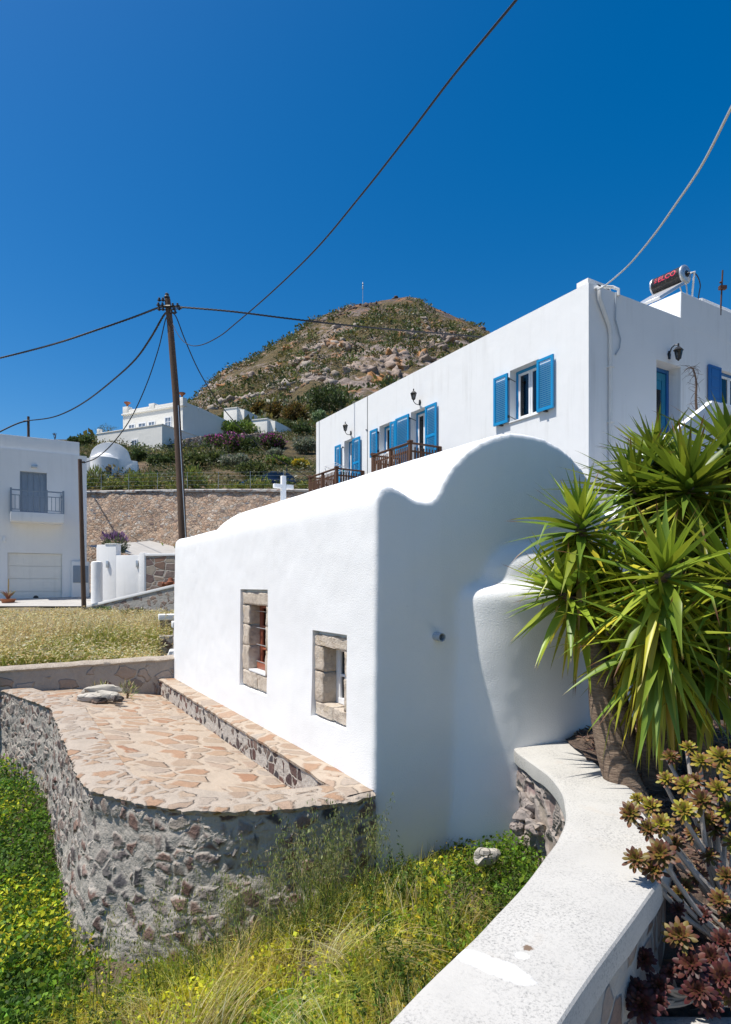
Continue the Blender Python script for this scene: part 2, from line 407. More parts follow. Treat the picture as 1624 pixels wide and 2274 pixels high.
def hillmat():
    t = NT('hillside_rock_and_scrub'); p = t.pos(); g = t.n('NewGeometry')
    nz = t.n('SeparateXYZ', {0: g.outputs['Normal']}).outputs[2]
    pz = t.n('SeparateXYZ', {0: p})
    n1 = t.noise(p, .06, 8, .68).outputs['Fac']; n2 = t.noise(p, .28, 8, .7).outputs['Fac']; n3 = t.noise(p, .9, 6, .7).outputs['Fac']
    rock = t.ramp(n3, [(.28, (.09, .065, .055)), (.5, (.30, .235, .20)), (.72, (.46, .38, .33))])
    dark = t.ramp(n3, [(.3, (.045, .032, .028)), (.7, (.17, .12, .10))])
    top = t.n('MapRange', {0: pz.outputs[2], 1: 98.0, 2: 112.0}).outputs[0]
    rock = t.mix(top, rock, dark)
    li = t.ramp(t.noise(p, .22, 5).outputs['Fac'], [(.52, 0), (.62, 1)])
    rock = t.mix(t.math('MULTIPLY', li, .75), rock, (.40, .18, .06))
    green = t.ramp(n3, [(.28, (.030, .025, .009)), (.45, (.090, .066, .022)), (.58, (.15, .105, .036)), (.75, (.25, .165, .075))])
    earth = t.ramp(n2, [(.3, (.22, .14, .08)), (.7, (.36, .25, .16))])
    near = t.n('MapRange', {0: pz.outputs[1], 1: 36.0, 2: 75.0}).outputs[0]
    es = t.math('MULTIPLY', t.ramp(t.noise(p, .16, 4).outputs['Fac'], [(.50, 0), (.58, 1)]), t.math('SUBTRACT', 1.0, near, True))
    green = t.mix(es, green, earth)
    m = t.math('ADD', t.math('MULTIPLY', n1, 1.0), t.math('MULTIPLY', n2, .6))
    m = t.math('SUBTRACT', m, t.math('MULTIPLY', nz, .30))
    m = t.math('ADD', m, t.math('MULTIPLY', top, .10))
    m = t.math('ADD', m, t.math('MULTIPLY', t.n('MapRange', {0: pz.outputs[0], 1: -22.0, 2: 2.0}).outputs[0], t.n('MapRange', {0: pz.outputs[2], 1: 88.0, 2: 70.0, 3: 0.0, 4: .10}).outputs[0]))
    m = t.ramp(m, [(.60, 0), (.70, 1)])
    m = t.math('MULTIPLY', m, t.n('MapRange', {0: pz.outputs[1], 1: 60.0, 2: 95.0}).outputs[0])
    c = t.mix(m, green, rock)
    t.bump(t.math('ADD', n2, n3), 1.2)
    return t.set(Base_Color=c, Roughness=.95)
M['hill'] = hillmat()
# ------------------------------------------------------------------ terrain
SIL = [(-900, 1010), (-200, 1005), (150, 1000), (210, 996), (300, 975), (360, 945), (400, 912), (435, 886), (470, 851), (520, 813), (570, 791), (610, 766), (650, 746), (690, 711), (740, 691), (790, 673), (850, 664), (905, 659), (925, 662), (960, 681), (1010, 701), (1060, 723), (1085, 736), (1140, 770), (1250, 830), (1450, 900), (1800, 960), (2600, 1000)]
SU = np.array([(x - CX) / F for x, y in SIL]); SV = np.array([(CY - y) / F for x, y in SIL])
PD = np.array([20, 35, 42, 50, 57, 63, 75, 110, 170, 230, 260, 300, 420, 900, 3000.])
PZ = np.array([5.0, 5.3, 6.9, 9.6, 12.1, 14.2, 19.0, 33, 63, 103, 122.5, 112, 60, 10, 0.])
BZ = np.array([5.0, 5.3, 6.9, 9.6, 12.1, 14.2, 17.0, 19.5, 21, 22, 22, 22, 20, 10, 0.])
def hill_h(x, y):
    x = np.asarray(x, float); y = np.asarray(y, float)
    u = x / np.maximum(y, 1); vmax = np.interp(u, SU, SV)
    P = np.interp(y, PD, PZ); B = np.interp(y, PD, BZ)
    s = np.clip((260 * vmax - 22) / 100.5, 0, 1.3)
    z = B + (P - B) * s
    p = np.stack([x, y, z * 0], -1)
    amp = np.clip((y - 60) / 90, 0, 1) * np.clip((262 - y) / 60, .22, 1) * np.clip(s * 3, 0, 1)
    r = 1 - np.abs(2 * fbm(p, .035, 4, 3) - 1)
    z = z + amp * ((fbm(p, .03, 4, 1) - .5) * 7 + (r - .75) * 8 + (fbm(p, .16, 3, 5) - .5) * 5)
    z = z + np.clip((y - 36) / 10, 0, 1) * (fbm(p, .22, 3, 9) - .5) * .8
    return z
def terrain():
    nu, nv = 460, 331
    u = np.concatenate([np.linspace(-1.5, -.5, 40), np.linspace(-.49, .3, 380), np.linspace(.31, 1.5, 40)])
    d = np.concatenate([np.linspace(34.9, 75, 90), np.linspace(75.5, 300, 210), np.geomspace(305, 2600, 31)])
    U, D = np.meshgrid(u, d, indexing='ij')
    f = np.linspace(0, 1, 400); rx = -19 + 25 * f; ry = 37.5 - 5.5 * f - .9 * np.sin(math.pi * f) + .45      # start just behind the retaining wall
    d0 = np.interp(u, rx / ry, ry); D = d0[:, None] + (D - 34.9) * (75 - d0[:, None]) / 40.1; D = np.where(np.arange(len(d))[None] < 90, D, d[None])
    x = (U * D).ravel(); y = D.ravel()
    z = hill_h(x, y)
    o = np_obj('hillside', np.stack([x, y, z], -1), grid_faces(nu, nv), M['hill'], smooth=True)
    props(o, kind='structure')
terrain()
def on_hill(px_, py_, d0=38.5, d1=300.0):
    """first terrain point seen through photo pixel (px_,py_)"""
    u = (px_ - CX) / F; v = (CY - py_) / F
    d = np.linspace(d0, d1, 4000); z = hill_h(u * d, d)
    hit = np.nonzero(z >= v * d)[0]
    D = d[hit[0]] if len(hit) else d1
    return Vector((u * D, D, float(hill_h(np.array([u * D]), np.array([D]))[0])))

# far low land to the horizon
np_b = np.array([(-3000, -3000, -8), (3000, -3000, -8), (3000, 3000, -8), (-3000, 3000, -8)])
props(np_obj('ground', np_b, [[0, 1, 2, 3]], M['field']), kind='structure')

def field_h(x, y):
    x = np.asarray(x, float); y = np.asarray(y, float)
    return -1.62 + (np.clip(y, 9, 30) - 10.5) * .066 + (fbm(np.stack([x, y, 0 * x], -1), .6, 3, 2) - .5) * .18
def grid_obj(name, xs, ys, fn, mat):
    X, Y = np.meshgrid(xs, ys, indexing='ij'); x = X.ravel(); y = Y.ravel()
    return props(np_obj(name, np.stack([x, y, fn(x, y)], -1), grid_faces(len(xs), len(ys)), mat, smooth=True), kind='structure')
def field():
    xs = np.linspace(-40, -2.2, 150); g = np.linspace(0, 1, 80) ** 1.3
    y0 = np.where(xs > -6.9, 10.72 + (xs + 3.2) * (1.47 / 3.7) + .30, 9.6)
    v = np.array([(x, a + (29 - a) * q, 0) for x, a in zip(xs, y0) for q in g]); v[:, 2] = field_h(v[:, 0], v[:, 1])
    props(np_obj('field_ground', v, grid_faces(150, 80), M['field'], smooth=True), kind='structure')
field()
def yard_h(x, y):
    x = np.asarray(x, float); y = np.asarray(y, float)
    z = -2.32 + .30 * np.clip(x - .1, -2.75, 0)
    z = np.where(x < -2, z + np.clip(y - 5.2, 0, 5) * .07, z)
    z = z + np.clip(x - .2, 0, 2) * .10
    return z + (fbm(np.stack([x, y, 0 * x], -1), 1.6, 3, 4) - .5) * .16
grid_obj('garden_ground', np.linspace(-14, 2.2, 150), np.linspace(-1.5, 12, 130), yard_h, M['soil'])
def bed_h(x, y):
    x = np.asarray(x, float); y = np.asarray(y, float)
    return -2.02 + np.clip(y - 2.85, 0, 2.2) * .30 + (fbm(np.stack([x, y, 0 * x], -1), 3.5, 4, 6) - .5) * .14
def planter():
    X = []; ys = np.linspace(2.6, 6.2, 90)
    xr = np.interp(ys, [2.6, 2.985, 3.35, 3.82, 4.16, 4.68, 5.2, 5.6, 6.2], [1.1, 1.40, 1.62, 1.73, 1.77, 1.76, 1.78, 1.80, 1.9])
    v = np.array([(x, y, 0) for y, x0 in zip(ys, xr) for x in x0 + (9 - x0) * np.linspace(0, 1, 110) ** 1.6])
    v[:, 2] = bed_h(v[:, 0], v[:, 1])
    props(np_obj('planter_soil', v, grid_faces(90, 110)[:, ::-1], M['litter'], smooth=True), kind='structure')
planter()
grid_obj('side_ground', np.linspace(2.5, 30, 12), np.linspace(6.5, 34, 12), lambda x, y: -1.2 + (y - 6.5) * .15, M['soil'])
# lane rising behind the boundary wall, and the garage forecourt
def lane_h(x, y):
    x = np.asarray(x, float); y = np.asarray(y, float)
    return 1.15 + (y - 27.5) * .10 + np.clip(-9 - x, 0, 9) * .20 - np.clip(x + 9, 0, 9) * .10
grid_obj('lane', np.linspace(-12.3, 3, 30), np.linspace(26.9, 38.5, 24), lane_h, M['concrete'])
grid_obj('forecourt', np.linspace(-16.5, -9.8, 12), np.linspace(22.6, 29, 12), lambda x, y: -1.62 + (y - 10.5) * .066 + .05 + 0 * x, M['concrete'])

# ------------------------------------------------------------------ chapel
A = Vector((-.508, .861, 0)).normalized(); G = Vector((.861, .508, 0)).normalized()
C = Fr((.087, 4.88), G, A)              # C(t across the gable, s along the long wall, z)
LEN = 6.8
chapel = thing('chapel', C(1.68, 3.4, -2.2), 'thickly whitewashed chapel with a barrel vaulted roof and a rounded apse', 'chapel')
def chapel_body():
    half = [(-.07, -3.4), (-.03, -1.7), (0, .66), (.015, .755), (.06, .81), (.13, .825), (.21, .805), (.31, .76), (.41, .722), (.52, .715), (.60, .76)]
    arc = []
    for k in range(1, 13):
        t = .60 + (1.68 - .60) * k / 12
        arc.append((t, .226 + math.sqrt(1.214 ** 2 - (1.68 - t) ** 2)))
    left = half + arc
    prof = left + [(3.36 - t, z) for t, z in reversed(left[:-1])]
    b = MB()
    b.prism([C(t, 0, z) for t, z in prof], A * LEN)
    # apse: battered half drum with a ledge and a smaller half dome
    cz, cs, n = 1.70, .12, 40
    rings = [(-3.4, 1.08), (-2.2, 1.05), (-1.4, 1.0), (-.4, .97), (-.10, .95), (-.03, .88), (0, .75), (.05, .68), (.18, .64), (.3, .52), (.39, .33), (.43, .10)]
    vs = []; fs = []
    for z, k in rings:
        for j in range(n):
            a = 2 * math.pi * j / n
            ca, sa = math.cos(a), math.sin(a)
            ex = lambda q: math.copysign(abs(q) ** .92, q)
            vs.append(C(cz + .93 * k * ex(ca), cs + (.47 * k + (.03 if z < -1.4 else 0)) * ex(sa), z))
    for i in range(len(rings) - 1):
        for j in range(n):
            fs.append((i * n + j, i * n + (j + 1) % n, (i + 1) * n + (j + 1) % n, (i + 1) * n + j))
    fs += [tuple(range(n - 1, -1, -1)), tuple((len(rings) - 1) * n + j for j in range(n))]
    b.add(vs, fs)
    o = b.build('whitewashed_wall', M['white'], chapel)
    md = o.modifiers.new('r', 'REMESH'); md.mode = 'VOXEL'; md.voxel_size = .026
    sm = o.modifiers.new('s', 'SMOOTH'); sm.factor = .5; sm.iterations = 18
    apply_mods(o)
    me = o.data; n = len(me.vertices); co = np.empty(n * 3, np.float32); me.vertices.foreach_get('co', co); co = co.reshape(-1, 3)
    no = np.empty(n * 3, np.float32); me.vertex_normals.foreach_get('vector', no); no = no.reshape(-1, 3)
    d = (fbm(co, 1.1, 2, 11) - .5) * .026 + (fbm(co, 5.0, 2, 12) - .5) * .007
    co += no * d[:, None]; me.vertices.foreach_set('co', co.ravel()); me.update()
    return o
body = chapel_body()
WIN = [dict(s0=2.32, s1=3.25, z0=-1.255, z1=-.048, i0=2.455, i1=3.02, y0=-1.05, y1=-.235, kind='brown'),
       dict(s0=.463, s1=1.16, z0=-1.255, z1=-.43, i0=.555, i1=.985, y0=-1.115, y1=-.575, kind='white')]
cb = MB()
for w in WIN:
    cb.box(C, -.3, .065, w['s0'], w['s1'], w['z0'], w['z1'])
bool_cut(body, cb)
cb = MB()
for w in WIN:
    cb.box(C, .0, .42, w['i0'] - .03, w['i1'] + .03, w['y0'] - .03, w['y1'] + .03)
bool_cut(body, cb)
shade(body, 50)
def rough_block(mb, P, a0, a1, b0, b1, z0, z1, n=6, amp=.012, seed=0):
    """a hewn stone: a box whose faces are subdivided and roughened"""
    bm = bmesh.new(); bmesh.ops.create_cube(bm, size=1)
    bmesh.ops.bevel(bm, geom=bm.edges[:], offset=.04, segments=1, affect='EDGES')
    bmesh.ops.subdivide_edges(bm, edges=bm.edges[:], cuts=n, use_grid_fill=True)
    bm.verts.ensure_lookup_table()
    vs = []
    for v in bm.verts:
        p = P(a0 + (a1 - a0) * (v.co.x + .5), b0 + (b1 - b0) * (v.co.y + .5), z0 + (z1 - z0) * (v.co.z + .5))
        q = p * 9 + Vector((seed * 3.1, 0, 0))
        p = p + mnoise.noise_vector(q) * amp + mnoise.noise_vector(q * 3) * amp * .5
        vs.append(p)
    idx = {v: i for i, v in enumerate(bm.verts)}
    mb.add(vs, [tuple(idx[v] for v in f.verts) for f in bm.faces]); bm.free()
for w in WIN:
    brown = w['kind'] == 'brown'
    wn = MB()
    d0, d1 = .010, .20
    s0, s1, z0, z1, i0, i1, y0, y1 = [w[k] for k in ('s0', 's1', 'z0', 'z1', 'i0', 'i1', 'y0', 'y1')]
    g = .008
    sm = MB()
    rough_block(sm, C, d0, d1, s0 + g, s1 - g, y1, z1 - .035, seed=1)                 # lintel
    cuts = [y0, y0 + (y1 - y0) * .38, y0 + (y1 - y0) * .7, y1] if brown else [y0, y0 + (y1 - y0) * .55, y1]
    for k in range(len(cuts) - 1):
        rough_block(sm, C, d0 + .004 * k, d1, i1, s1 - g, cuts[k] + .004, cuts[k + 1] - .004, seed=2 + k)
        rough_block(sm, C, d0 + .003 * k, d1, s0 + g, i0, cuts[k] + .004, cuts[k + 1] - .004, seed=12 + k)
    mid = s0 + (s1 - s0) * .45
    rough_block(sm, C, d0 + .008, d1 + .15, s0 + g, mid, z0 + .02, y0 - .004, seed=21)
    rough_block(sm, C, d0, d1 + .15, mid + .008, s1 - g, z0 + .02, y0 + .002, seed=22)
    win = None
    st = sm.build('stone_surround', M['frame_stone'], chapel, smooth=True, sharp=60)
    jm = M['brown'] if brown else M['upvc']
    # window set back inside the hewn opening
    fm = MB(); r0, r1 = .155, .20
    t = .045
    fm.box(C, r0, r1, i0, i0 + t, y0, y1); fm.box(C, r0, r1, i1 - t, i1, y0, y1)
    fm.box(C, r0, r1, i0 + t, i1 - t, y1 - t, y1); fm.box(C, r0, r1, i0 + t, i1 - t, y0, y0 + t * (2.2 if brown else 1.2))
    mid = (i0 + i1) / 2
    fm.box(C, r0 - .008, r1 - .006, mid - .03, mid + .03, y0 + t * 1.1, y1 - t)
    nb = 3 if brown else 2
    for h in range(2):
        a, b_ = (i0 + t, mid - .03) if h == 0 else (mid + .03, i1 - t)
        fm.box(C, r0 + .006, r1 - .008, a, a + .028, y0 + t, y1 - t); fm.box(C, r0 + .006, r1 - .008, b_ - .028, b_, y0 + t, y1 - t)
        for k in range(1, nb):
            zz = y0 + (y1 - y0) * k / nb
            fm.box(C, r0 + .008, r1 - .01, a + .028, b_ - .028, zz - .012, zz + .012)
    fr = fm.build('window_frame', jm, chapel, bevel=.004, seg=1)
    pm = MB(); pm.box(C, .182, .186, i0 + t, i1 - t, y0 + t, y1 - t); pm.build('window_pane', M['glass'], fr)
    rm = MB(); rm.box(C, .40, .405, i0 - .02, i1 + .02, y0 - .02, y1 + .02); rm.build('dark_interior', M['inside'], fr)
    if brown:
        bars = MB()
        for k in range(4):
            zz = y0 + .12 + (y1 - y0 - .2) * k / 3
            bars.tube([C(.11, i0 - .01, zz), C(.11, i1 + .01, zz)], .006, 6)
        bars.build('window_bar', M['galv'], fr)
        sl_ = MB(); sl_.box(C, .012, .16, i0 + .005, i1 - .005, y0 + .004, y0 + .028); sl_.build('window_sill', M['upvc'], fr, bevel=.004)
        rl = MB(); rl.box(C, .11, .154, i0 + .03, i1 - .02, y0 + .03, y0 + .12); rl.build('bottom_rail', M['brown'], fr, bevel=.012)
# drain spout low on the gable
sp = MB(); pc = C(.592, .10, -.428); ax = -A
sp.lathe(pc, [(.036, 0), (.037, .19), (.030, .19), (.028, .02)], 20, ax + Vector((0, 0, -.04)))
sp.build('drain_spout', M['pipe_grey'], chapel, smooth=True)
# cross on the ridge
cr = MB(); X0 = 1.66
cr.box(C, X0 - .043, X0 + .043, 5.80, 5.87, 1.38, 1.93); cr.box(C, X0 - .185, X0 - .043, 5.802, 5.868, 1.705, 1.78); cr.box(C, X0 + .043, X0 + .185, 5.802, 5.868, 1.705, 1.78)
cr.build('roof_cross', M['white'], chapel, bevel=.012)

# ------------------------------------------------------------------ terrace in front of the chapel
outer = catmull([(.075, 4.845, 0), (-.40, 4.62, 0), (-1.10, 4.5, 0), (-1.59, 4.64, 0), (-1.985, 4.835, 0), (-2.34, 5.12, 0), (-2.9, 6.02, 0), (-3.94, 7.75, 0), (-4.38, 8.40, 0), (-5.8, 9.71, 0), (-9.5, 13.2, 0)], 12)
def resample(pts, step):
    L = [0]
    for a, b in zip(pts, pts[1:]): L.append(L[-1] + (b - a).length)
    n = int(L[-1] / step) + 1; s = np.linspace(0, L[-1], n); P = np.array(pts)
    return [Vector((np.interp(q, L, P[:, 0]), np.interp(q, L, P[:, 1]), np.interp(q, L, P[:, 2]))) for q in s]
def normals2(pts, side):
    out = []
    for i in range(len(pts)):
        d = pts[min(i + 1, len(pts) - 1)] - pts[max(i - 1, 0)]; d.z = 0; d.normalize()
        out.append(Vector((d.y, -d.x, 0)) * side)
    return out
ZC = -1.655
op = resample(outer, .018)
on = normals2(op, -1)                     # outward (towards the camera / the left garden)
if on[10].y > 0: on = [-n for n in on]
terr = thing('terrace_wall', Vector((-1.8, 4.9, -3)), 'curved rubble and mortar retaining wall of the paved terrace beside the chapel', 'stone wall')
nz = 74
vs = np.empty((len(op), nz, 3))
for k in range(nz):
    f = k / (nz - 1); z = -3.6 + (ZC - .025 + 3.6) * f
    for i, (p, n) in enumerate(zip(op, on)):
        q = p + n * (.10 * (1 - f)); q.z = z
        q = q + n * min(1, (1 - f) * 9) * (mnoise.noise(q * 2.2) * .034 + mnoise.noise(q * 6.0) * .020)
        vs[i, k] = (q.x, q.y, z)
wf = np_obj('wall_face', vs.reshape(-1, 3), grid_faces(len(op), nz)[:, ::-1], M['terr_stone'], terr, smooth=True)
# coping of flat stones set in mortar, with a broken outer lip
def strip_obj(name, rows, mat, parent, sharp=50):
    a = np.array(rows); o = np_obj(name, a.reshape(-1, 3), grid_faces(a.shape[0], a.shape[1]), mat, parent, smooth=True)
    o.data.set_sharp_from_angle(angle=RAD(sharp))
    return o
rows = []
for i, (p, n) in enumerate(zip(op, on)):
    j = mnoise.noise(p * 7) * .022 + mnoise.noise(p * 19) * .018 + mnoise.noise(p * 47) * .010
    u = mnoise.noise(p * 5 + Vector((9, 0, 0))) * .014 + mnoise.noise(p * 16 + Vector((9, 0, 0))) * .010
    r = []
    for off, dz in ((.0, -.055), (.025 + j, -.035 + u), (.030 + j, -.012 + u), (.0 + j * .5, .004 + u), (-.10, .008), (-.20, .010), (-.30, .008), (-.375, .002), (-.39, -.02), (-.39, -.30)):
        q = p + n * off; r.append((q.x, q.y, ZC + dz))
    rows.append(r)
strip_obj('coping', rows, M['coping_flag'], terr)
# sloping paved floor
fl = []
for s in np.linspace(.25, 8.2, 100):
    t0 = np.interp(s, [.25, .35, .65, 1.0, 1.4, 5.3, 7.2, 8.2], [-.3, -.9, -1.25, -1.45, -1.7, -1.8, -2.35, -2.7]); row = []
    for t in np.linspace(t0, .05, 40):
        z = np.interp(t, [-2.2, -1.62, -.26, .05], [-1.715, -1.705, -1.90, -1.90]); p = C(t, s, z)
        z += (mnoise.noise(Vector((p.x, p.y, 0)) * 2.3)) * .012
        row.append((p.x, p.y, z))
    fl.append(row[::-1])
fo = strip_obj('terrace_paving', fl, M['flag'], None); props(fo, kind='structure')
# low bench along the chapel wall
bench = thing('stone_bench', C(-.13, 3.4, -1.9), 'long low masonry bench with a paved top along the foot of the chapel wall', 'bench')
rows = []; rowf = []
for s in np.linspace(.02, 6.75, 240):
    jz = mnoise.noise(Vector((s * 3, 0, 1))) * .012 - .030 * max(0, 1 - s / .7); jt = mnoise.noise(Vector((s * 5, 4, 1))) * .014
    rows.append([tuple(C(-.265 + jt, s, ZC + .0 + jz)), tuple(C(-.27 + jt, s, ZC + .026 + jz)), tuple(C(-.24, s, ZC + .040 + jz)), tuple(C(-.12, s, ZC + .040 - .028 * max(0, 1 - s / .7))), tuple(C(.06, s, ZC + .036 - .024 * max(0, 1 - s / .7)))])
    rowf.append([tuple(C(-.25, s, -2.0)), tuple(C(-.25, s, -1.8)), tuple(C(-.252, s, ZC + .012 + jz))])
strip_obj('bench_top', rows, M['flag'], bench)
strip_obj('bench_face', rowf, M['bench_stone'], bench)
e = MB(); e.hexa([C(-.26, 6.75, -2), C(.1, 6.75, -2), C(.1, 6.79, -2), C(-.26, 6.79, -2), C(-.26, 6.75, ZC + .03), C(.1, 6.75, ZC + .03), C(.1, 6.79, ZC + .03), C(-.26, 6.79, ZC + .03)]); e.build('bench_end', M['bench_stone'], bench)
# low wall closing the far end of the terrace
lw = thing('low_wall', Vector((-4.6, 9.9, -1.9)), 'low straight masonry wall with a rough coping closing the far end of the terrace', 'stone wall')
P0 = Vector((-3.2, 10.72, 0)); P1 = Vector((-6.9, 9.25, 0)); dd = (P1 - P0).normalized(); nn = Vector((-dd.y, dd.x, 0))
if nn.y > 0: nn = -nn
LW = Fr(P0, dd, nn); Lw = (P1 - P0).length
wl = MB(); b = MB(); r = []
for k in range(41):
    a = Lw * k / 40; zt = -1.25 - .028 * a
    r.append((a, zt))
for (a, zt), (a2, zt2) in zip(r, r[1:]):
    wl.add([LW(a, 0, -2.6), LW(a2, 0, -2.6), LW(a2, 0, zt2 - .04), LW(a, 0, zt - .04)], [(0, 1, 2, 3)])
    wl.add([LW(a, -.36, -2.6), LW(a2, -.36, -2.6), LW(a2, -.36, zt2 - .04), LW(a, -.36, zt - .04)], [(3, 2, 1, 0)])
wl.build('wall_face', M['far_stone'], lw)
rows = []
for a in np.linspace(-.1, Lw, 120):
    zt = -1.25 - .028 * a + mnoise.noise(Vector((a * 4, 2, 3))) * .016; j = mnoise.noise(Vector((a * 6, 7, 3))) * .02
    rows.append([tuple(LW(a, .01, zt - .06)), tuple(LW(a, .03 + j, zt - .03)), tuple(LW(a, .0, zt)), tuple(LW(a, -.18, zt + .015)), tuple(LW(a, -.37, zt)), tuple(LW(a, -.38, zt - .06))])
strip_obj('coping', [x[::-1] for x in rows], M['mortar'], lw)
# fallen stones on the terrace
def boulder(name, c, size, rot, mat, label, group=None, seed=0, flat=.55, cat='stone'):
    bm = bmesh.new(); bmesh.ops.create_icosphere(bm, subdivisions=3, radius=1)
    for v in bm.verts:
        d = v.co.copy(); n = mnoise.noise(d * 1.3 + Vector((seed * 7.7, 1, 2))) * .35 + mnoise.noise(d * 4 + Vector((seed, 5, 1))) * .10
        q = Vector((abs(d.x) ** .75 * math.copysign(1, d.x), abs(d.y) ** .75 * math.copysign(1, d.y), abs(d.z) ** .7 * math.copysign(1, d.z)))
        v.co = q * (1 + n)
    me = bpy.data.meshes.new(name)
    bmesh.ops.scale(bm, vec=Vector(size), verts=bm.verts); bm.to_mesh(me); bm.free()
    me.polygons.foreach_set('use_smooth', np.ones(len(me.polygons), dtype=bool)); me.set_sharp_from_angle(angle=RAD(28))
    me.materials.append(mat); o = bpy.data.objects.new(name, me); COL.objects.link(o); o.location = c; o.rotation_euler = rot
    return props(o, label, cat, group)
M['white_rock'] = stone('pale_limestone', 2.0, [(0, (.50, .46, .39)), (1, (.58, .53, .46))], (.5, .46, .4), 1, 0, .02, .03, 1, .2)
RB = 'loose stones heaped on the terrace'
for k, (x, y, D, sx, sy, sz, rz, lab) in enumerate([
    (226, 1532, 9.35, .26, .11, .075, .35, 'long pale slab leaning on top of the stone heap by the low wall'),
    (238, 1543, 9.15, .18, .10, .06, -.1, 'blocky pale stone in the front middle of the stone heap'),
    (196, 1548, 9.05, .17, .10, .055, .1, 'flat pale stone at the left of the stone heap on the terrace'),
    (262, 1552, 9.0, .08, .06, .045, .5, 'small grey stone at the right foot of the stone heap'),
    (222, 1556, 9.0, .10, .07, .04, .9, 'small dark stone under the front of the stone heap')]):
    boulder('loose_stone', at(x, y, D), (sx, sy, sz), (.12 * (k % 3 - 1), .1 * (k % 2), rz), M['white_rock'] if k < 3 else M['dry_stone'], lab, RB, k)

# ------------------------------------------------------------------ foreground garden wall
Lp = [(1.30, 5.42), (1.285, 5.10), (1.354, 4.51), (1.327, 4.11), (1.232, 3.74), (1.10, 3.43), (.957, 3.19), (.6236, 2.685), (.07, 1.947), (-.75, .85)]
Rp = [(1.86, 5.60), (1.83, 5.2), (1.81, 4.68), (1.83, 4.16), (1.79, 3.82), (1.68, 3.35), (1.46, 2.985), (1.17, 2.62), (.615, 1.946), (-.2, .85)]
Lc = catmull([(x, y, 0) for x, y in Lp], 10); Rc = catmull([(x, y, 0) for x, y in Rp], 10)
gw = thing('garden_wall', Vector((1.2, 3.6, -2.3)), 'S-curved rubble garden wall with a broad weathered white coping in the foreground', 'garden wall')
rows = []; lf = []; rf = []
NC = 14; ZG = -1.40
for i, (l, r) in enumerate(zip(Lc, Rc)):
    row = []; w = (r - l).normalized()
    jl = mnoise.noise(l * 3) * .008; dl = .115 + mnoise.noise(l * 4 + Vector((3, 3, 3))) * .018; dr = .125 + mnoise.noise(r * 4) * .015
    row += [(*(l + w * .012).xy, ZG - dl - .002), (*(l - w * .004).xy, ZG - dl), (*(l - w * .008 + w * jl).xy, ZG - dl * .5), (*(l - w * .004 + w * jl).xy, ZG - .012), (*(l + w * (.006 + jl)).xy, ZG - .002)]
    for k in range(NC):
        f = .05 + .90 * k / (NC - 1); q = l.lerp(r, f)
        row.append((q.x, q.y, ZG + .006 * math.sin(math.pi * f) + mnoise.noise(q * 2.5) * .006))
    row += [(*(r - w * .006).xy, ZG - .002), (*(r + w * .003).xy, ZG - .012), (*(r + w * .008).xy, ZG - dr * .5), (*(r + w * .006).xy, ZG - dr), (*(r - w * .02).xy, ZG - dr - .002)]
    rows.append(row)
# resample rows finer for a smooth curve
cp = strip_obj('coping', [x[::-1] for x in rows], M['cap'], gw, 24)
for side, pts in (('l', Lc), ('r', Rc)):
    rp = resample(pts, .022); wn = []
    other = Rc if side == 'l' else Lc
    arr = np.empty((len(rp), 46, 3))
    nrm = normals2(rp, 1)
    oc = Vector((1.6, 4.4, 0)) if side == 'l' else Vector((1.3, 4.2, 0))
    for i, (p, n) in enumerate(zip(rp, nrm)):
        ref = min(other, key=lambda q: (q - p).length)
        inw = (ref - p).normalized()
        for k in range(46):
            q = p + inw * (.022 if side == 'l' else .03); z = -2.75 + (ZG - .10 + 2.75) * k / 45
            arr[i, k] = (q.x, q.y, z)
    fc = grid_faces(len(rp), 46)
    np_obj('wall_face', arr.reshape(-1, 3), fc[:, ::-1] if side == 'l' else fc, M['garden_stone'] if side == 'l' else M['smear_stone'], gw, smooth=True)
# stones at the foot of the wall
for k, (x, y, D, sx, sy, sz, lab) in enumerate([
    (1178, 1790, 4.9, .07, .06, .05, 'angular grey stone sticking out of the heap at the foot of the garden wall'),
    (1165, 1815, 4.85, .08, .06, .06, 'brown stone low in the heap at the foot of the garden wall'),
    (1150, 1838, 4.8, .06, .05, .04, 'small pinkish stone lowest in the heap beside the garden wall'),
    (1190, 1838, 4.7, .09, .06, .05, 'tilted grey stone beside the weeds at the garden wall'),
    (1168, 1772, 4.95, .05, .05, .05, 'pale stone topmost in the heap against the garden wall'),
    (1083, 1903, 4.62, .10, .07, .05, 'pale flat stone lying in the weeds in front of the apse')]):
    boulder('fieldstone', at(x, y, D), (sx, sy, sz), (.2 * k, .3 - .1 * k, .7 * k), M['garden_stone'] if k < 5 else M['white_rock'], lab, 'stones in the garden', 20 + k)
# white painted step at the lower right
stp = MB(); stp.add([V(1.10, 1.3, -2.6), V(4, 1.3, -2.6), V(4, 2.78, -2.6), V(1.24, 2.80, -2.6), V(1.10, 1.3, -1.97), V(4, 1.3, -1.97), V(4, 2.78, -1.97), V(1.24, 2.80, -1.97)], [(3, 2, 1, 0), (4, 5, 6, 7), (0, 1, 5, 4), (1, 2, 6, 5), (2, 3, 7, 6), (3, 0, 4, 7)])
props(stp.build('painted_step', M['cap'], None, bevel=.03), 'white painted ledge edging the succulent bed at the lower right', 'step')
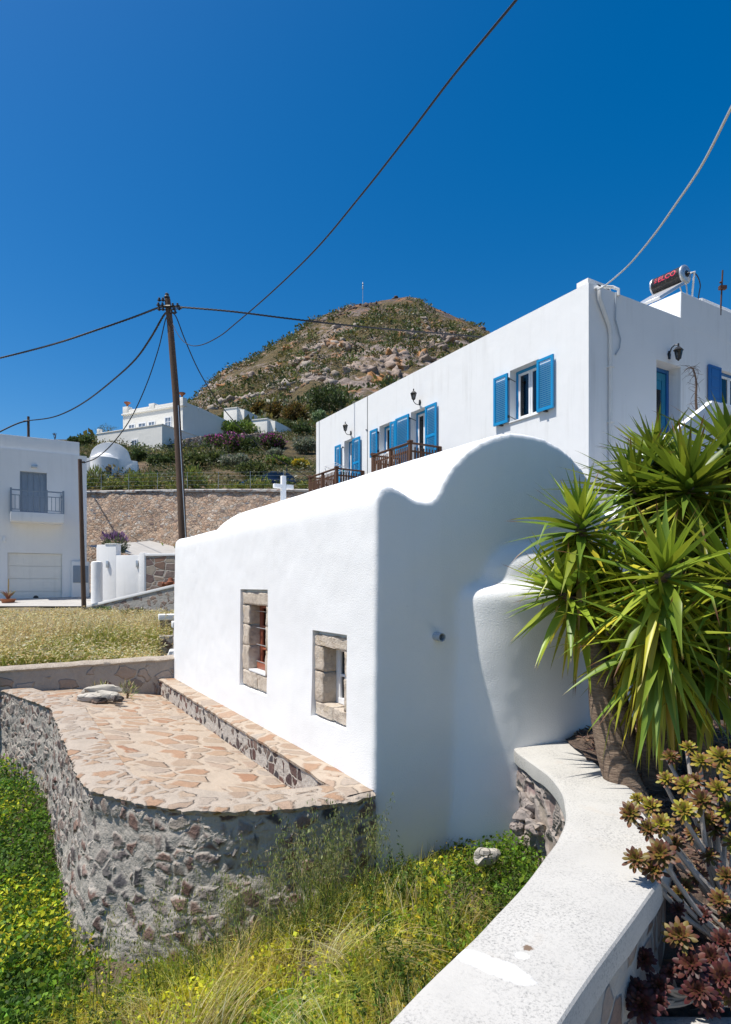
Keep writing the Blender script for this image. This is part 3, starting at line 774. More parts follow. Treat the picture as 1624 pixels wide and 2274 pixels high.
# ------------------------------------------------------------------ big white house with blue shutters
AH = Vector((-.514, .857, 0)).normalized(); GH = Vector((.857, .514, 0)).normalized()
HO = (4.76, 13.0)
H = Fr(HO, GH, AH)                        # H(r to the right, s along the long facade, z)
ZR = 6.46
house = thing('house', H(4.5, 6.5, -1.5), 'long two storey white flat roofed house with bright blue shutters and brown wooden balconies', 'house')
hb = MB(); hb.box(H, 0, 10, 0, 13.06, -2.5, ZR)
walls = hb.build('wall', M['house'], house)
OPEN = [  # s0, s1, z0, z1, door?
    dict(s0=1.40, s1=2.34, z0=4.02, z1=5.28, d=.42),
    dict(s0=5.73, s1=6.56, z0=3.05, z1=5.28, d=.42),
    dict(s0=7.62, s1=8.36, z0=4.30, z1=5.26, d=.42),
    dict(s0=10.04, s1=10.76, z0=3.05, z1=5.25, d=.42)]
FA = Fr(HO, AH, -GH)                      # FA(s, out, z): facade
RF = Fr(HO, GH, -AH)                      # RF(r, out, z): right hand face
cut = MB()
cut.box(H, .25, 9.75, .25, 12.8, ZR - .35, ZR + 1)
for o in OPEN: cut.box(FA, o['s0'], o['s1'], -.55, .5, o['z0'], o['z1'])
cut.box(RF, 2.36, 3.32, -.55, .5, 3.05, 5.27)
cut.box(RF, 4.98, 6.3, -.55, .5, 4.62, 5.52)
bool_cut(walls, cut)
# hairline crack / old service line on the facade
ub = MB(); ub.box(H, 3.32, 9.99, -.003, 4.6, ZR - .2, 7.10); ub.build('roof_block', M['house'], house, bevel=.012, seg=1)
ub = MB(); ub.box(H, 5.16, 9.98, .55, 4.4, 7.0, 7.62); ub.build('roof_block', M['house'], house, bevel=.012, seg=1)

def frame_boxes(mb, P, a0, a1, o0, o1, z0, z1, w, bottom=True):
    mb.box(P, a0, a0 + w, o0, o1, z0, z1); mb.box(P, a1 - w, a1, o0, o1, z0, z1)
    mb.box(P, a0 + w, a1 - w, o0, o1, z1 - w, z1)
    if bottom: mb.box(P, a0 + w, a1 - w, o0, o1, z0, z0 + w)
def casement(P, a0, a1, z0, z1, parent, depth=.20, blue=None, door=False, curtain=None, leaves=2, name='window'):
    """painted outer frame with white glazed leaves, set back in the wall"""
    o1 = -depth; mb = MB()
    frame_boxes(mb, P, a0 + .003, a1 - .003, o1 - .06, o1, z0 + .003, z1 - .003, .07, bottom=not door)
    fr = mb.build(name + '_frame', blue or M['blue'], parent, bevel=.005, seg=1)
    mb = MB(); gl = MB(); n = leaves; w = (a1 - a0 - .14) / n
    for k in range(n):
        b0 = a0 + .07 + k * w + .002; b1 = b0 + w - .004
        frame_boxes(mb, P, b0, b1, o1 - .055, o1 - .012, z0 + (.01 if door else .072), z1 - .072, .062)
        if door: mb.box(P, b0 + .062, b1 - .062, o1 - .05, o1 - .015, z0 + .072, z0 + .5)
        gl.box(P, b0 + .06, b1 - .06, o1 - .036, o1 - .032, z0 + .08, z1 - .12)
    mb.build('casement', M['upvc'], fr, bevel=.006, seg=1)
    gl.build('pane', M['glass'], fr)
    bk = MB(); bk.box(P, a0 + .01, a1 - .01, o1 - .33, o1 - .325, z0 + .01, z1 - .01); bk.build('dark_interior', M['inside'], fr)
    if curtain:
        cv = []; n_ = 40; c0, c1 = curtain[1], curtain[2]
        for i in range(n_):
            f = i / (n_ - 1); a = c0 + (c1 - c0) * f
            for z in (z0 + .03, z1 - .1): cv.append(tuple(P(a, o1 - .14 + .022 * math.sin(f * 38), z)))
        np_obj('curtain', np.array(cv), grid_faces(n_, 2), M[curtain[0]], fr, smooth=True)
    return fr
def shutter(P, a0, a1, z0, z1, parent, out=.045, mid=None, hinge=None, mat='blue'):
    """louvred leaf folded back against the wall"""
    mb = MB(); w = .065; t = .042
    frame_boxes(mb, P, a0, a1, out, out + t, z0, z1, w)
    fields = [(z0 + w, z1 - w)]
    if mid: mb.box(P, a0 + w, a1 - w, out, out + t, mid, mid + .075); fields = [(z0 + w, mid), (mid + .075, z1 - w)]
    for f0, f1 in fields:
        n = max(2, int((f1 - f0) / .046))
        for k in range(n + 1):
            zc = f0 + (f1 - f0) * (k + .5) / n
            mb.hexa([P(a0 + w - .002, out + .004, zc + .006), P(a1 - w + .002, out + .004, zc + .006), P(a1 - w + .002, out + t - .004, zc - .024), P(a0 + w - .002, out + t - .004, zc - .024),
                     P(a0 + w - .002, out + .004, zc + .017), P(a1 - w + .002, out + .004, zc + .017), P(a1 - w + .002, out + t - .004, zc - .013), P(a0 + w - .002, out + t - .004, zc - .013)])
    o = mb.build('shutter', M[mat], parent)
    if hinge is not None:
        hm = MB(); zs = (z0 + .14, z1 - .14); aa = hinge
        for z in zs:
            hm = MB(); hm.tube([P(aa, -.19, z - .04), P(aa, -.02, z), P(aa, out + .01, z + .01)], .010, 6)
            hm.box(P, aa - .02, aa + .02, out - .012, out + .02, z - .03, z + .03); hm.build('hinge', M['iron'], o)
        hm = MB(); hm.box(P, (a0 + a1) / 2 - .03, (a0 + a1) / 2 + .03, 0, out + .05, z0 - .035, z0 - .008); hm.build('catch', M['iron'], o)
    return o
w = OPEN[0]; casement(FA, w['s0'], w['s1'], w['z0'], w['z1'], house, curtain=('curtain', 1.50, 2.18))
shutter(FA, .905, 1.395, 4.01, 5.22, house, hinge=1.40); shutter(FA, 2.35, 2.84, 4.01, 5.22, house, hinge=2.34)
sm_ = MB(); sm_.box(FA, 1.38, 2.36, -.18, .035, 3.985, 4.018); sm_.build('window_sill', M['house'], house, bevel=.006, seg=1)
w = OPEN[1]; casement(FA, w['s0'], w['s1'], w['z0'], w['z1'], house, door=True, name='door', curtain=('curtain', 5.9, 6.0))
shutter(FA, 5.20, 5.725, 3.07, 5.24, house, mid=4.30, hinge=5.73); shutter(FA, 6.57, 7.29, 3.07, 5.24, house, mid=4.30, hinge=6.56)
w = OPEN[2]; casement(FA, w['s0'], w['s1'], w['z0'], w['z1'], house)
shutter(FA, 7.31, 7.615, 4.30, 5.20, house); shutter(FA, 8.39, 8.84, 4.30, 5.20, house, hinge=8.37)
w = OPEN[3]; casement(FA, w['s0'], w['s1'], w['z0'], w['z1'], house, door=True, name='door')
shutter(FA, 9.52, 10.035, 3.07, 5.17, house, mid=4.26, hinge=10.04); shutter(FA, 10.93, 11.35, 3.07, 5.17, house, mid=4.26, hinge=10.78)

def lantern(P, a, z, parent, out=.24, drop=True, sc=1.0):
    mb = MB()
    mb.tube([P(a, 0, z), P(a, .02, z)], .05 * sc, 10)
    mb.box(P, a - .025 * sc, a + .025 * sc, .0, .03, z - .09 * sc, z + .07 * sc)
    if drop:    # hanging from a swan neck
        mb.tube([P(a, .02, z + .02), P(a, .07, z + .12 * sc), P(a, .15, z + .16 * sc), P(a, out, z + .13 * sc), P(a, out, z + .08 * sc)], .012 * sc, 6)
        c = P(a, out, z - .16 * sc)
    else:       # standing on a curled arm
        mb.tube([P(a, .02, z - .03), P(a, .08, z - .08 * sc), P(a, .17, z - .07 * sc), P(a, out, z - .01 * sc), P(a, out, z + .03 * sc)], .012 * sc, 6)
        c = P(a, out, z + .04 * sc)
    k = sc
    mb.lathe(c, [(.012, -.03 * k), (.03 * k, 0), (.055 * k, .012 * k), (.05 * k, .02 * k)], 6)
    mb.lathe(c, [(.095 * k, .175 * k), (.10 * k, .19 * k), (.05 * k, .245 * k), (.02 * k, .26 * k), (.016 * k, .30 * k), (.022 * k, .315 * k), (.004, .335 * k)], 6)
    for j in range(6):
        an = math.pi / 3 * j
        mb.tube([c + Vector((math.cos(an) * .05, math.sin(an) * .05, .015)) * k, c + Vector((math.cos(an) * .085, math.sin(an) * .085, .18)) * k], .006 * k, 4)
    o = mb.build('wall_lantern', M['iron'], parent)
    g = MB(); g.lathe(c, [(.046 * k, .015 * k), (.08 * k, .178 * k)], 6); g.build('lantern_glass', M['glass'], o)
    return o
lantern(FA, 6.08, 5.47, house, drop=False); lantern(FA, 10.25, 5.45, house, drop=False)
lantern(RF, 2.84, 5.47, house, drop=True, sc=1.15)

def balcony(s0, s1, zf, zt, p, label=None):
    b = MB(); b.box(FA, s0, s1, -.02, p, zf - .14, zf); sl_ = b.build('balcony_slab', M['house'], house, bevel=.01, seg=1)
    r = MB()
    r.box(FA, s0 - .05, s1 + .05, p - .075, p + .03, zt - .035, zt); r.box(FA, s0 - .045, s0 + .055, .0, p - .075, zt - .035, zt); r.box(FA, s1 - .055, s1 + .045, .0, p - .075, zt - .035, zt)
    for z in (zf + .08, zt - .26):
        r.box(FA, s0 + .06, s1 - .06, p - .045, p - .005, z, z + .045)
        r.box(FA, s0 - .02, s0 + .02, .02, p - .09, z, z + .045); r.box(FA, s1 - .02, s1 + .02, .02, p - .09, z, z + .045)
    rail = r.build('railing', M['wood'], house, bevel=.006, seg=1)
    for a, o in ((s0, p - .03), (s1, p - .03), ((s0 + s1) / 2, p - .03), (s0, .06), (s1, .06)):
        q = MB(); h = .045; q.box(FA, a - h, a + h, o - h, o + h, zf, zt - .037)
        if o > .5 and a != (s0 + s1) / 2:
            q.box(FA, a - .065, a + .065, o - .065, o + .065, zt + .002, zt + .05)
        q.build('post', M['wood'], rail, bevel=.006, seg=1)
    def bal(P):
        q = MB(); w = .028; hgt = zt - .10 - random.uniform(0, .02)
        prof = [(w, zf + .04), (w, zf + .36), (w * .55, zf + .42), (w, zf + .48), (w, hgt - .12), (w * .55, hgt - .07), (w * .8, hgt - .03), (.003, hgt)]
        vs = []
        for hw, z in prof: vs += [P(-hw, -.009, z), P(hw, -.009, z), P(hw, .009, z), P(-hw, .009, z)]
        fs = [(3, 2, 1, 0)] + [(4 * i + j, 4 * i + (j + 1) % 4, 4 * i + 4 + (j + 1) % 4, 4 * i + 4 + j) for i in range(len(prof) - 1) for j in range(4)] + [tuple(4 * (len(prof) - 1) + j for j in range(4))]
        q.add(vs, fs); q.build('baluster', M['wood'], rail)
    n = int((s1 - s0) / .098)
    for k in range(1, n):
        a = s0 + (s1 - s0) * k / n
        if abs(a - (s0 + s1) / 2) < .06: continue
        bal(lambda u, o, z, a=a: FA(a + u, p - .015 + o + .016, z))
    for sd in (s0, s1):
        for k in range(1, 9):
            bal(lambda u, o, z, k=k, sd=sd: FA(sd + o, .10 + (p - .2) * k / 9 + u, z))
    return sl_
balcony(5.08, 7.02, 3.0, 3.95, 1.10); balcony(9.36, 11.40, 3.0, 3.95, 1.10)
# service line down the facade, roof drain pipes on the corner
q = MB(); q.tube([FA(9.12, .004, ZR), FA(9.12, .004, 3.0)], .012, 5); q.tube([FA(9.10, .006, 5.30), FA(9.22, .006, 5.34)], .018, 5); q.build('service_line', M['cable'], house)
q = MB(); q.tube([FA(12.78, .006, ZR), FA(12.78, .006, 2.0)], .014, 5); q.build('service_line', M['pipe_grey'], house)
q = MB(); q.tube([RF(.22, .02, 6.40), RF(.24, .07, 6.36), RF(.27, .07, 6.15), RF(.60, .055, 5.66), RF(.655, .05, 5.5), RF(.655, .05, 1.0)], .048, 10)
for z in (4.75, 3.55): q.box(RF, .59, .72, -.005, .105, z, z + .03)
q.build('downpipe', M['pipe_white'], house, smooth=True)
q = MB(); q.tube([RF(.55, -.10, 6.55), RF(.85, -.05, 6.60), RF(.92, .05, 6.52), RF(.92, .05, 6.38)], .035, 8); q.build('overflow_pipe', M['pipe_white'], house, smooth=True)
q = MB(); q.tube([RF(.86, .03, 6.45), RF(.84, .03, 5.85), RF(1.0, .04, 5.45), RF(.98, .03, 5.25), RF(.86, .02, 5.08)], .016, 6); q.build('service_line', M['pipe_grey'], house)
# blue entrance door on the right hand face
dr = MB(); frame_boxes(dr, RF, 2.363, 3.317, -.36, -.30, 3.05, 5.267, .09, bottom=False); fr = dr.build('door_frame', M['dblue'], house, bevel=.006, seg=1)
dp = MB(); dp.box(RF, 2.455, 3.225, -.36, -.33, 3.06, 5.17); frame_boxes(dp, RF, 2.58, 3.10, -.33, -.315, 3.9, 5.02, .05); dp.box(RF, 2.6, 3.08, -.33, -.318, 3.2, 3.8); dp.build('door_leaf', M['teal'], fr, bevel=.006, seg=1)
dg = MB(); dg.box(RF, 2.66, 3.02, -.328, -.322, 4.0, 4.75); dg.build('pane', M['glass'], fr)
casement(RF, 4.98, 6.3, 4.62, 5.52, house, depth=.10, blue=M['dblue'], curtain=('curtain_w', 5.3, 5.6))
def panel_shutter(P, a0, a1, z0, z1):
    mb = MB(); frame_boxes(mb, P, a0, a1, .03, .07, z0, z1, .06); n = 3
    for k in range(n):
        b0 = z0 + .06 + (z1 - z0 - .12) * k / n; b1 = z0 + .06 + (z1 - z0 - .12) * (k + 1) / n
        mb.box(P, a0 + .06, a1 - .06, .035, .058, b0, b1); mb.box(P, a0 + .10, a1 - .10, .058, .066, b0 + .04, b1 - .04)
    mb.build('shutter', M['dblue'], house, bevel=.004, seg=1)
panel_shutter(RF, 4.42, 4.97, 4.63, 5.53)
# stair and landing with a solid white parapet along the right hand face
lp = MB()
lp.add([RF(-.5, 1.0, -1.5), RF(2.6, 1.0, -1.5), RF(2.6, 1.0, 4.02), RF(-.5, 1.0, 2.16), RF(-.5, 1.16, -1.5), RF(2.6, 1.16, -1.5), RF(2.6, 1.16, 4.02), RF(-.5, 1.16, 2.16)], [(0, 1, 2, 3), (7, 6, 5, 4), (3, 2, 6, 7), (0, 3, 7, 4), (1, 5, 6, 2), (0, 4, 5, 1)])
lp.build('stair_parapet', M['house'], house, bevel=.015)
lp = MB(); lp.box(RF, 2.603, 9.9, 1.0, 1.16, -1.5, 4.05); lp.build('landing_parapet', M['house'], house, bevel=.015)
lp = MB(); lp.box(RF, 2.1, 9.9, .0, .997, 2.85, 3.046); lp.build('landing', M['concrete'], house)
stt = MB()
for k in range(9): stt.box(RF, .1 + .23 * k, .1 + .23 * (k + 1) - .002, .003, .997, -1.5, 1.4 + .165 * k)
stt.build('stair', M['concrete'], house)

# ---- things on the roof
ac = thing('air_conditioner', H(.6, .7, ZR - .3), 'white air conditioner box standing on the roof at the house corner', 'air conditioner')
b = MB(); b.box(H, .50, 1.30, .42, .74, ZR - .2, ZR + .42); b.build('cabinet', M['pipe_white'], ac, bevel=.015)
b = MB()
for k in range(5): b.box(H, .82, 1.22, .412, .42, ZR + .10 + k * .055, ZR + .13 + k * .055)
b.build('vent_grille', M['inside'], ac)
b = MB(); b.box(H, .56, .62, .44, .72, ZR - .35, ZR - .2); b.box(H, 1.18, 1.24, .44, .72, ZR - .35, ZR - .2); b.build('foot', M['galv'], ac)
heater = thing('solar_water_heater', H(4.1, 1.6, 7.1), 'black cylindrical solar water heater tank with red lettering on the roof block', 'solar heater')
hc = H(4.54, .60, 8.10); RT = .235; LT = .90
tk = MB(); tk.lathe(hc, [(RT * .98, .03), (RT, .035), (RT, LT - .035), (RT * .98, LT - .03)], 40, AH); tank = tk.build('tank', None or M['black'], heater, smooth=True)
def tankmat():
    t = NT('peeling_black_tank'); p = t.pos()
    f = t.ramp(t.noise(p, 16, 6, .7).outputs['Fac'], [(.50, (.012, .011, .012)), (.60, (.05, .03, .022)), (.72, (.16, .13, .11))])
    return t.set(Base_Color=f, Roughness=.35)
tank.data.materials.clear(); tank.data.materials.append(tankmat())
ec = MB(); ec.lathe(hc, [(.02, -.012), (RT * .80, -.012), (RT * .93, .0), (RT * 1.015, .015), (RT * 1.02, .055), (RT * 1.0, .06)], 40, AH); ec.build('end_cap', M['galv'], heater, smooth=True)
ec = MB(); ec.lathe(hc + AH * (LT + .012), [(.02, 0), (RT * .8, 0), (RT * .93, -.01), (RT * 1.015, -.02), (RT * 1.015, -.055), (RT, -.06)], 40, AH); ec.build('end_cap', M['galv'], heater, smooth=True)
ec = MB(); ec.lathe(hc, [(.085, -.022), (.085, -.012)], 20, AH); ec.lathe(hc - AH * .01 + GH * .02, [(.03, -.06), (.035, -.02)], 10, AH); ec.build('flange', M['iron'], heater, smooth=True)
# lettering wrapped on the tank
def tank_text(txt, size, s_mid, ang, mat):
    cu = bpy.data.curves.new('lettering', 'FONT'); cu.body = txt; cu.size = size; cu.align_x = 'CENTER'; cu.align_y = 'CENTER'; cu.extrude = 0; cu.resolution_u = 4; cu.space_character = 1.0; cu.offset = .004
    to = bpy.data.objects.new('t', cu); COL.objects.link(to); bpy.context.view_layer.update()
    me = bpy.data.meshes.new_from_object(to.evaluated_get(bpy.context.evaluated_depsgraph_get())); bpy.data.objects.remove(to); bpy.data.curves.remove(cu)
    bm = bmesh.new(); bm.from_mesh(me); bmesh.ops.subdivide_edges(bm, edges=bm.edges[:], cuts=2)
    off = wloc(heater)
    for v in bm.verts:
        a = ang - v.co.y / RT                       # angle round the tank, 0 = facing the viewer side (-GH)
        rad = (-GH) * math.cos(a) + Vector((0, 0, 1)) * math.sin(-a)
        v.co = hc + AH * (s_mid - v.co.x) + rad * (RT + .004) - off
    bm.to_mesh(me); bm.free(); me.name = 'lettering'; me.materials.clear(); me.materials.append(mat)
    o = bpy.data.objects.new('lettering', me); COL.objects.link(o); o.parent = heater; return o
M['red'] = plain('red_lettering', (.62, .03, .07), .5, .15)
tank_text('ELCO', .20, .40, -.22, M['red'])
lg = MB()
for k in range(3):
    pts = []
    for (ds, da) in ((0, 0), (.07, .0), (.075, .09), (.005, .09)):
        a = -.22 - .30 + k * .2 + da; rad = (-GH) * math.cos(a) + Vector((0, 0, 1)) * math.sin(-a); pts.append(hc + AH * (.68 + ds) + rad * (RT + .004))
    lg.add(pts, [(0, 1, 2, 3)])
lg.build('emblem', M['red'], heater)
cl = MB(); cl.hexa([H(3.40, .58, 7.16), H(4.44, .58, 7.80), H(4.44, 1.55, 7.80), H(3.40, 1.55, 7.16), H(3.36, .58, 7.23), H(4.40, .58, 7.87), H(4.40, 1.55, 7.87), H(3.36, 1.55, 7.23)])
cl.build('collector_panel', M['galv'], heater, bevel=.008, seg=1)
sd = MB()
for q in (.64, 1.45): sd.tube([H(4.75, q, 7.1), H(4.60, q, 7.86)], .02, 6); sd.tube([H(3.5, q, 7.12), H(4.72, q, 7.12)], .02, 6); sd.tube([H(4.30, q, 7.76), H(4.72, q, 7.12)], .015, 6)
sd.build('stand', M['galv'], heater)
hp = MB(); hp.tube([hc - AH * .03 + GH * .03, hc - AH * .12 + GH * .16 + V(0, 0, .05), hc - AH * .04 + GH * .24 + V(0, 0, -.2), hc + GH * .18 + V(0, 0, -1.0)], .026, 8); hp.build('pipe', M['pipe_white'], heater, smooth=True)
hp = MB(); hp.tube(catmull([hc - AH * .05 + GH * .02, hc - AH * .10 + GH * .25 + V(0, 0, .02), hc - AH * .06 + GH * .52 + V(0, 0, -.16), hc + GH * .56 + V(0, 0, -.42), hc + GH * .46 + V(0, 0, -1.0)], 6), .014, 6); hp.build('hose', M['black'], heater, smooth=True)
M['darkrust'] = plain('dark_rust', (.07, .03, .02), .8, .4, 15)
ant = thing('antenna_mast', H(5.5, .3, 7.1), 'thin rusty mast with a clamped junction box on the upper right roof', 'mast')
a_ = MB(); a_.tube([at(1600.5, 700, 15.6), at(1605.5, 600, 15.6)], .020, 8); a_.build('mast', M['darkrust'], ant)
a_ = MB(); p = at(1604, 640, 15.58); a_.box(lambda x, y, z: p + V(x, y, z), -.07, .10, -.05, .05, -.03, .06); p2 = at(1601, 627, 15.58); a_.lathe(p2, [(.02, -.02), (.035, 0), (.02, .02)], 8); a_.build('junction_box', M['darkrust'], ant)
# drying rack on the small balcony
rk = thing('drying_rack', FA(10.3, .55, 3.0), 'white wire laundry drying rack standing on the farther balcony', 'drying rack')
k_ = MB(); z = 4.10
for i in range(6): k_.tube([FA(9.95, .3 + .1 * i, z + .03 * i), FA(10.75, .3 + .1 * i, z + .03 * i)], .008, 5)
for a in (9.95, 10.75): k_.tube([FA(a, .28, z), FA(a, .82, z + .16)], .012, 5); k_.tube([FA(a, .4, z), FA(a, .85, 3.0)], .012, 5); k_.tube([FA(a, .8, z + .1), FA(a, .3, 3.0)], .012, 5)
k_.build('rack_frame', M['upvc'], rk)
cu_ = MB(); 
for i in range(7): cu_.add([FA(10.02 + i * .012, .40 + .03 * (i % 2), 4.10), FA(10.02 + (i + 1) * .012, .40 + .03 * ((i + 1) % 2), 4.10), FA(10.02 + (i + 1) * .012, .40 + .03 * ((i + 1) % 2), 3.55), FA(10.02 + i * .012, .40 + .03 * (i % 2), 3.55)], [(0, 1, 2, 3)])
o = cu_.build('towel', plain('turquoise_cloth', (.03, .42, .40), .9), None, fix=False); props(o, 'turquoise cloth hanging from the white drying rack', 'towel')
# dried climber on the landing
dc = thing('dried_plant', RF(3.1, 1.08, 4.0), 'leafless dried brown climber standing by the blue entrance door', 'dried plant')
d_ = MB(); base = at(1551, 935, 13.6); tops = catmull([base, at(1546, 890, 13.6), at(1547, 850, 13.6), at(1541, 822, 13.6), at(1533, 816, 13.6), at(1520, 824, 13.6)], 6)
d_.tube(tops, [.03 - .024 * i / (len(tops) - 1) for i in range(len(tops))], 6)
rr = random.Random(3)
for k in range(46):
    p = tops[rr.randrange(2, len(tops) - 3)]; a = rr.uniform(0, 6.28); pts = [p]
    d = Vector((math.cos(a), math.sin(a) * .5, rr.uniform(-.2, .8)))
    for j in range(4):
        d = (d + Vector((rr.uniform(-.6, .6), rr.uniform(-.4, .4), rr.uniform(-.8, .4)))).normalized(); pts.append(pts[-1] + d * rr.uniform(.03, .09))
    d_.tube(pts, [.006, .005, .004, .003, .002], 4)
d_.build('stem', M['pole'], dc)
# ------------------------------------------------------------------ left house with garage and balcony
LO = (-12.35, 27.0)
LNv = -A                                   # outward normal of its front
LH = Fr(LO, -G, LNv)                       # LH(k leftwards, out, z)
lh = thing('garage_house', LH(3, -3, -1), 'white two storey house with a grey balcony above a white garage door', 'house')
b = MB(); b.box(LH, 0, 8, -8, 0, -2, 5.72); lw_ = b.build('wall', M['far_white'], lh)
c = MB(); c.box(LH, .98, 3.02, -.14, .5, -.80, 1.37); c.box(LH, 1.57, 2.58, -.16, .5, 3.0, 4.83); bool_cut(lw_, c)
b = MB(); b.box(LH, .28, 8, -7.9, -.12, 5.70, 6.33); b.build('parapet', M['far_white'], lh, bevel=.02)
gd = MB(); n = 4
for k in range(n):
    z0 = -.79 + 2.155 * k / n; z1 = -.79 + 2.155 * (k + 1) / n - .012
    gd.box(LH, .985, 3.015, -.13, -.095, z0, z1)
    for j in range(4):
        a0 = .985 + 2.03 * j / 4 + .06; gd.box(LH, a0, a0 + 2.03 / 4 - .12, -.095, -.088, z0 + .10, z1 - .10)
gdo = gd.build('garage_door', M['old_white'], lh, bevel=.006, seg=1)
hd = MB(); hd.lathe(LH(1.98, -.088, -.53), [(.02, 0), (.02, .02), (.10, .02), (.10, .035), (.02, .035)], 14, LNv); hd.build('handle', M['iron'], gdo)
dr = MB(); frame_boxes(dr, LH, 1.575, 2.575, -.15, -.10, 3.0, 4.825, .06)
for j in range(4):
    a0 = 1.635 + .88 * j / 4; frame_boxes(dr, LH, a0 + .004, a0 + .216, -.14, -.11, 3.06, 4.76, .045)
    dr.box(LH, a0 + .045, a0 + .175, -.135, -.12, 3.1, 4.72); dr.box(LH, a0 + .045, a0 + .175, -.12, -.11, 3.72, 3.79)
dr.build('shutter_door', M['grey_paint'], lh, bevel=.004, seg=1)
bs = MB(); bs.box(LH, .98, 2.93, -.02, 1.0, 2.62, 3.0); bs.build('balcony_slab', M['far_white'], lh, bevel=.02)
rl = MB()
for z, t in ((3.92, .05), (3.70, .03), (3.12, .03), (3.02, .03)):
    rl.box(LH, 1.0, 2.91, .93, .93 + t, z - t, z); rl.box(LH, .985, 1.02, .0, .925, z - t, z); rl.box(LH, 2.89, 2.925, .0, .925, z - t, z)
rail = rl.build('railing', M['grey_paint'], lh)
for a, o in ((1.0, .95), (2.91, .95), (1.0, .04), (2.91, .04), (1.62, .95)):
    q = MB(); q.box(LH, a - .035, a + .035, o - .035, o + .035, 3.0, 3.97); q.build('post', M['grey_paint'], rail)
for k in range(1, 13):
    a = 1.0 + 1.91 * k / 13; q = MB(); q.box(LH, a - .012, a + .012, .94, .965, 3.12, 3.70); q.build('baluster', M['grey_paint'], rail)
for a in (1.0, 2.91):
    for k in range(1, 7):
        q = MB(); q.box(LH, a - .012, a + .012, .93 * k / 7 - .012, .93 * k / 7 + .012, 3.12, 3.70); q.build('baluster', M['grey_paint'], rail)
wl_ = MB(); wl_.box(LH, 1.93, 2.16, 0, .09, 5.0, 5.12); wl_.build('wall_lamp', M['galv'], lh, bevel=.01)
wl_ = MB(); wl_.box(LH, 3.10, 3.20, 0, .06, 1.82, 2.02); wl_.build('wall_lamp', M['upvc'], lh, bevel=.01)
b = MB(); b.box(LH, -.10, .62, .003, .16, -1.2, 1.05); b.build('meter_niche', M['far_white'], lh, bevel=.015)
b = MB(); b.box(LH, -.04, .56, .163, .20, .12, .86); b.build('meter_door', M['grey_paint'], lh, bevel=.008)
# plinth and potted aloe at the far left
pl = MB(); p = at(14, 1352, 24.0); PB = Fr((p.x, p.y), G, -A); pl.box(PB, -.9, .55, -.3, .3, -1.4, at(0, 1343, 24.0).z); props(pl.build('plinth', M['far_white'], None, bevel=.02), 'low white plinth carrying the potted aloe left of the garage', 'plinth')
pt = thing('potted_aloe', at(18, 1343, 24.0), 'reddish spiky aloe in a terracotta bowl on the white plinth', 'potted plant')
c_ = at(18, 1343, 24.0); b = MB(); b.lathe(c_, [(.13, 0), (.22, .10), (.26, .19), (.28, .20), (.28, .235), (.22, .235), (.2, .2)], 20); b.build('bowl', M['terracotta'], pt, smooth=True)
b = MB(); rr = random.Random(5)
for k in range(26):
    a = rr.uniform(0, 6.28); L = rr.uniform(.25, .5); d = Vector((math.cos(a), math.sin(a), 0)); p0 = c_ + V(0, 0, .2)
    b.tube([p0, p0 + d * L * .3 + V(0, 0, L * .5), p0 + d * L * .7 + V(0, 0, L * .75)], [.03, .022, .003], 5, col=(.30, .14, .09) if k % 3 else (.20, .22, .10))
b.build('leaves', M['vcol'], pt)
b = MB(); b.tube([c_ + V(.0, 0, .2), c_ + V(.01, 0, .75), c_ + V(.02, 0, 1.02)], [.012, .02, .015], 6, col=(.45, .30, .08)); b.build('flower_spike', M['vcol'], pt)

# ---- white boundary wall between the garage and the lane
BW = Fr((-10.9, 24.9), (.965, -.26), (-.26, -.965))
bw = thing('boundary_wall', BW(1.5, 0, -1), 'bright white stepped boundary wall beside the lane, with a lavender behind it', 'garden wall')
b = MB(); b.box(BW, -.10, .82, -.32, -.003, -1.6, 1.66); b.box(BW, .30, .84, -.35, .02, 1.66, 1.70); b.build('raised_end', M['far_white'], bw, bevel=.02)
b = MB(); b.box(BW, -.52, -.103, -1.0, -.5, -1.6, 1.62); b.box(BW, -.10, 3.4, -1.0, -.6, -1.6, 1.12); b.build('rear_wall', M['far_white'], bw, bevel=.02)
b = MB(); b.box(BW, .82, 1.93, -.28, .0, -1.6, 1.22); b.build('wall_panel', M['far_white'], bw, bevel=.02)
b = MB(); b.box(BW, 1.93, 2.19, -.32, .06, -1.6, 1.30); b.build('end_pier', M['far_white'], bw, bevel=.02)
for a in (.44, 1.84):
    b = MB(); b.box(BW, a - .05, a + .05, .003, .07, .72, 1.0); b.build('wall_lamp', M['galv'], bw, bevel=.012)
pi_ = MB(); c_ = at(215, 1338, 24.0); pi_.lathe(V(c_.x, c_.y, -1.4), [(.215, 0), (.215, 2.25), (.20, 2.32), (.12, 2.35)], 26); props(pi_.build('round_pier', M['far_white'], None, smooth=True), 'short round white pier beside the garage meter box', 'pier')
sw = thing('brown_stone_wall', BW(3.2, 0, -1), 'brown squared stone wall with a white capping beyond the sloping ramp wall', 'stone wall')
b = MB(); b.box(BW, 2.215, 6.2, -.25, .02, -1.6, 1.16); b.build('wall_face', M['block_stone'], sw)
b = MB(); b.box(BW, 2.195, 6.2, -.29, .05, 1.163, 1.27); b.build('capping', M['far_white'], sw, bevel=.015)
b = MB(); b.box(BW, 2.195, 2.235, -.1, .03, -1.5, 1.16); b.build('white_edge', M['far_white'], sw)
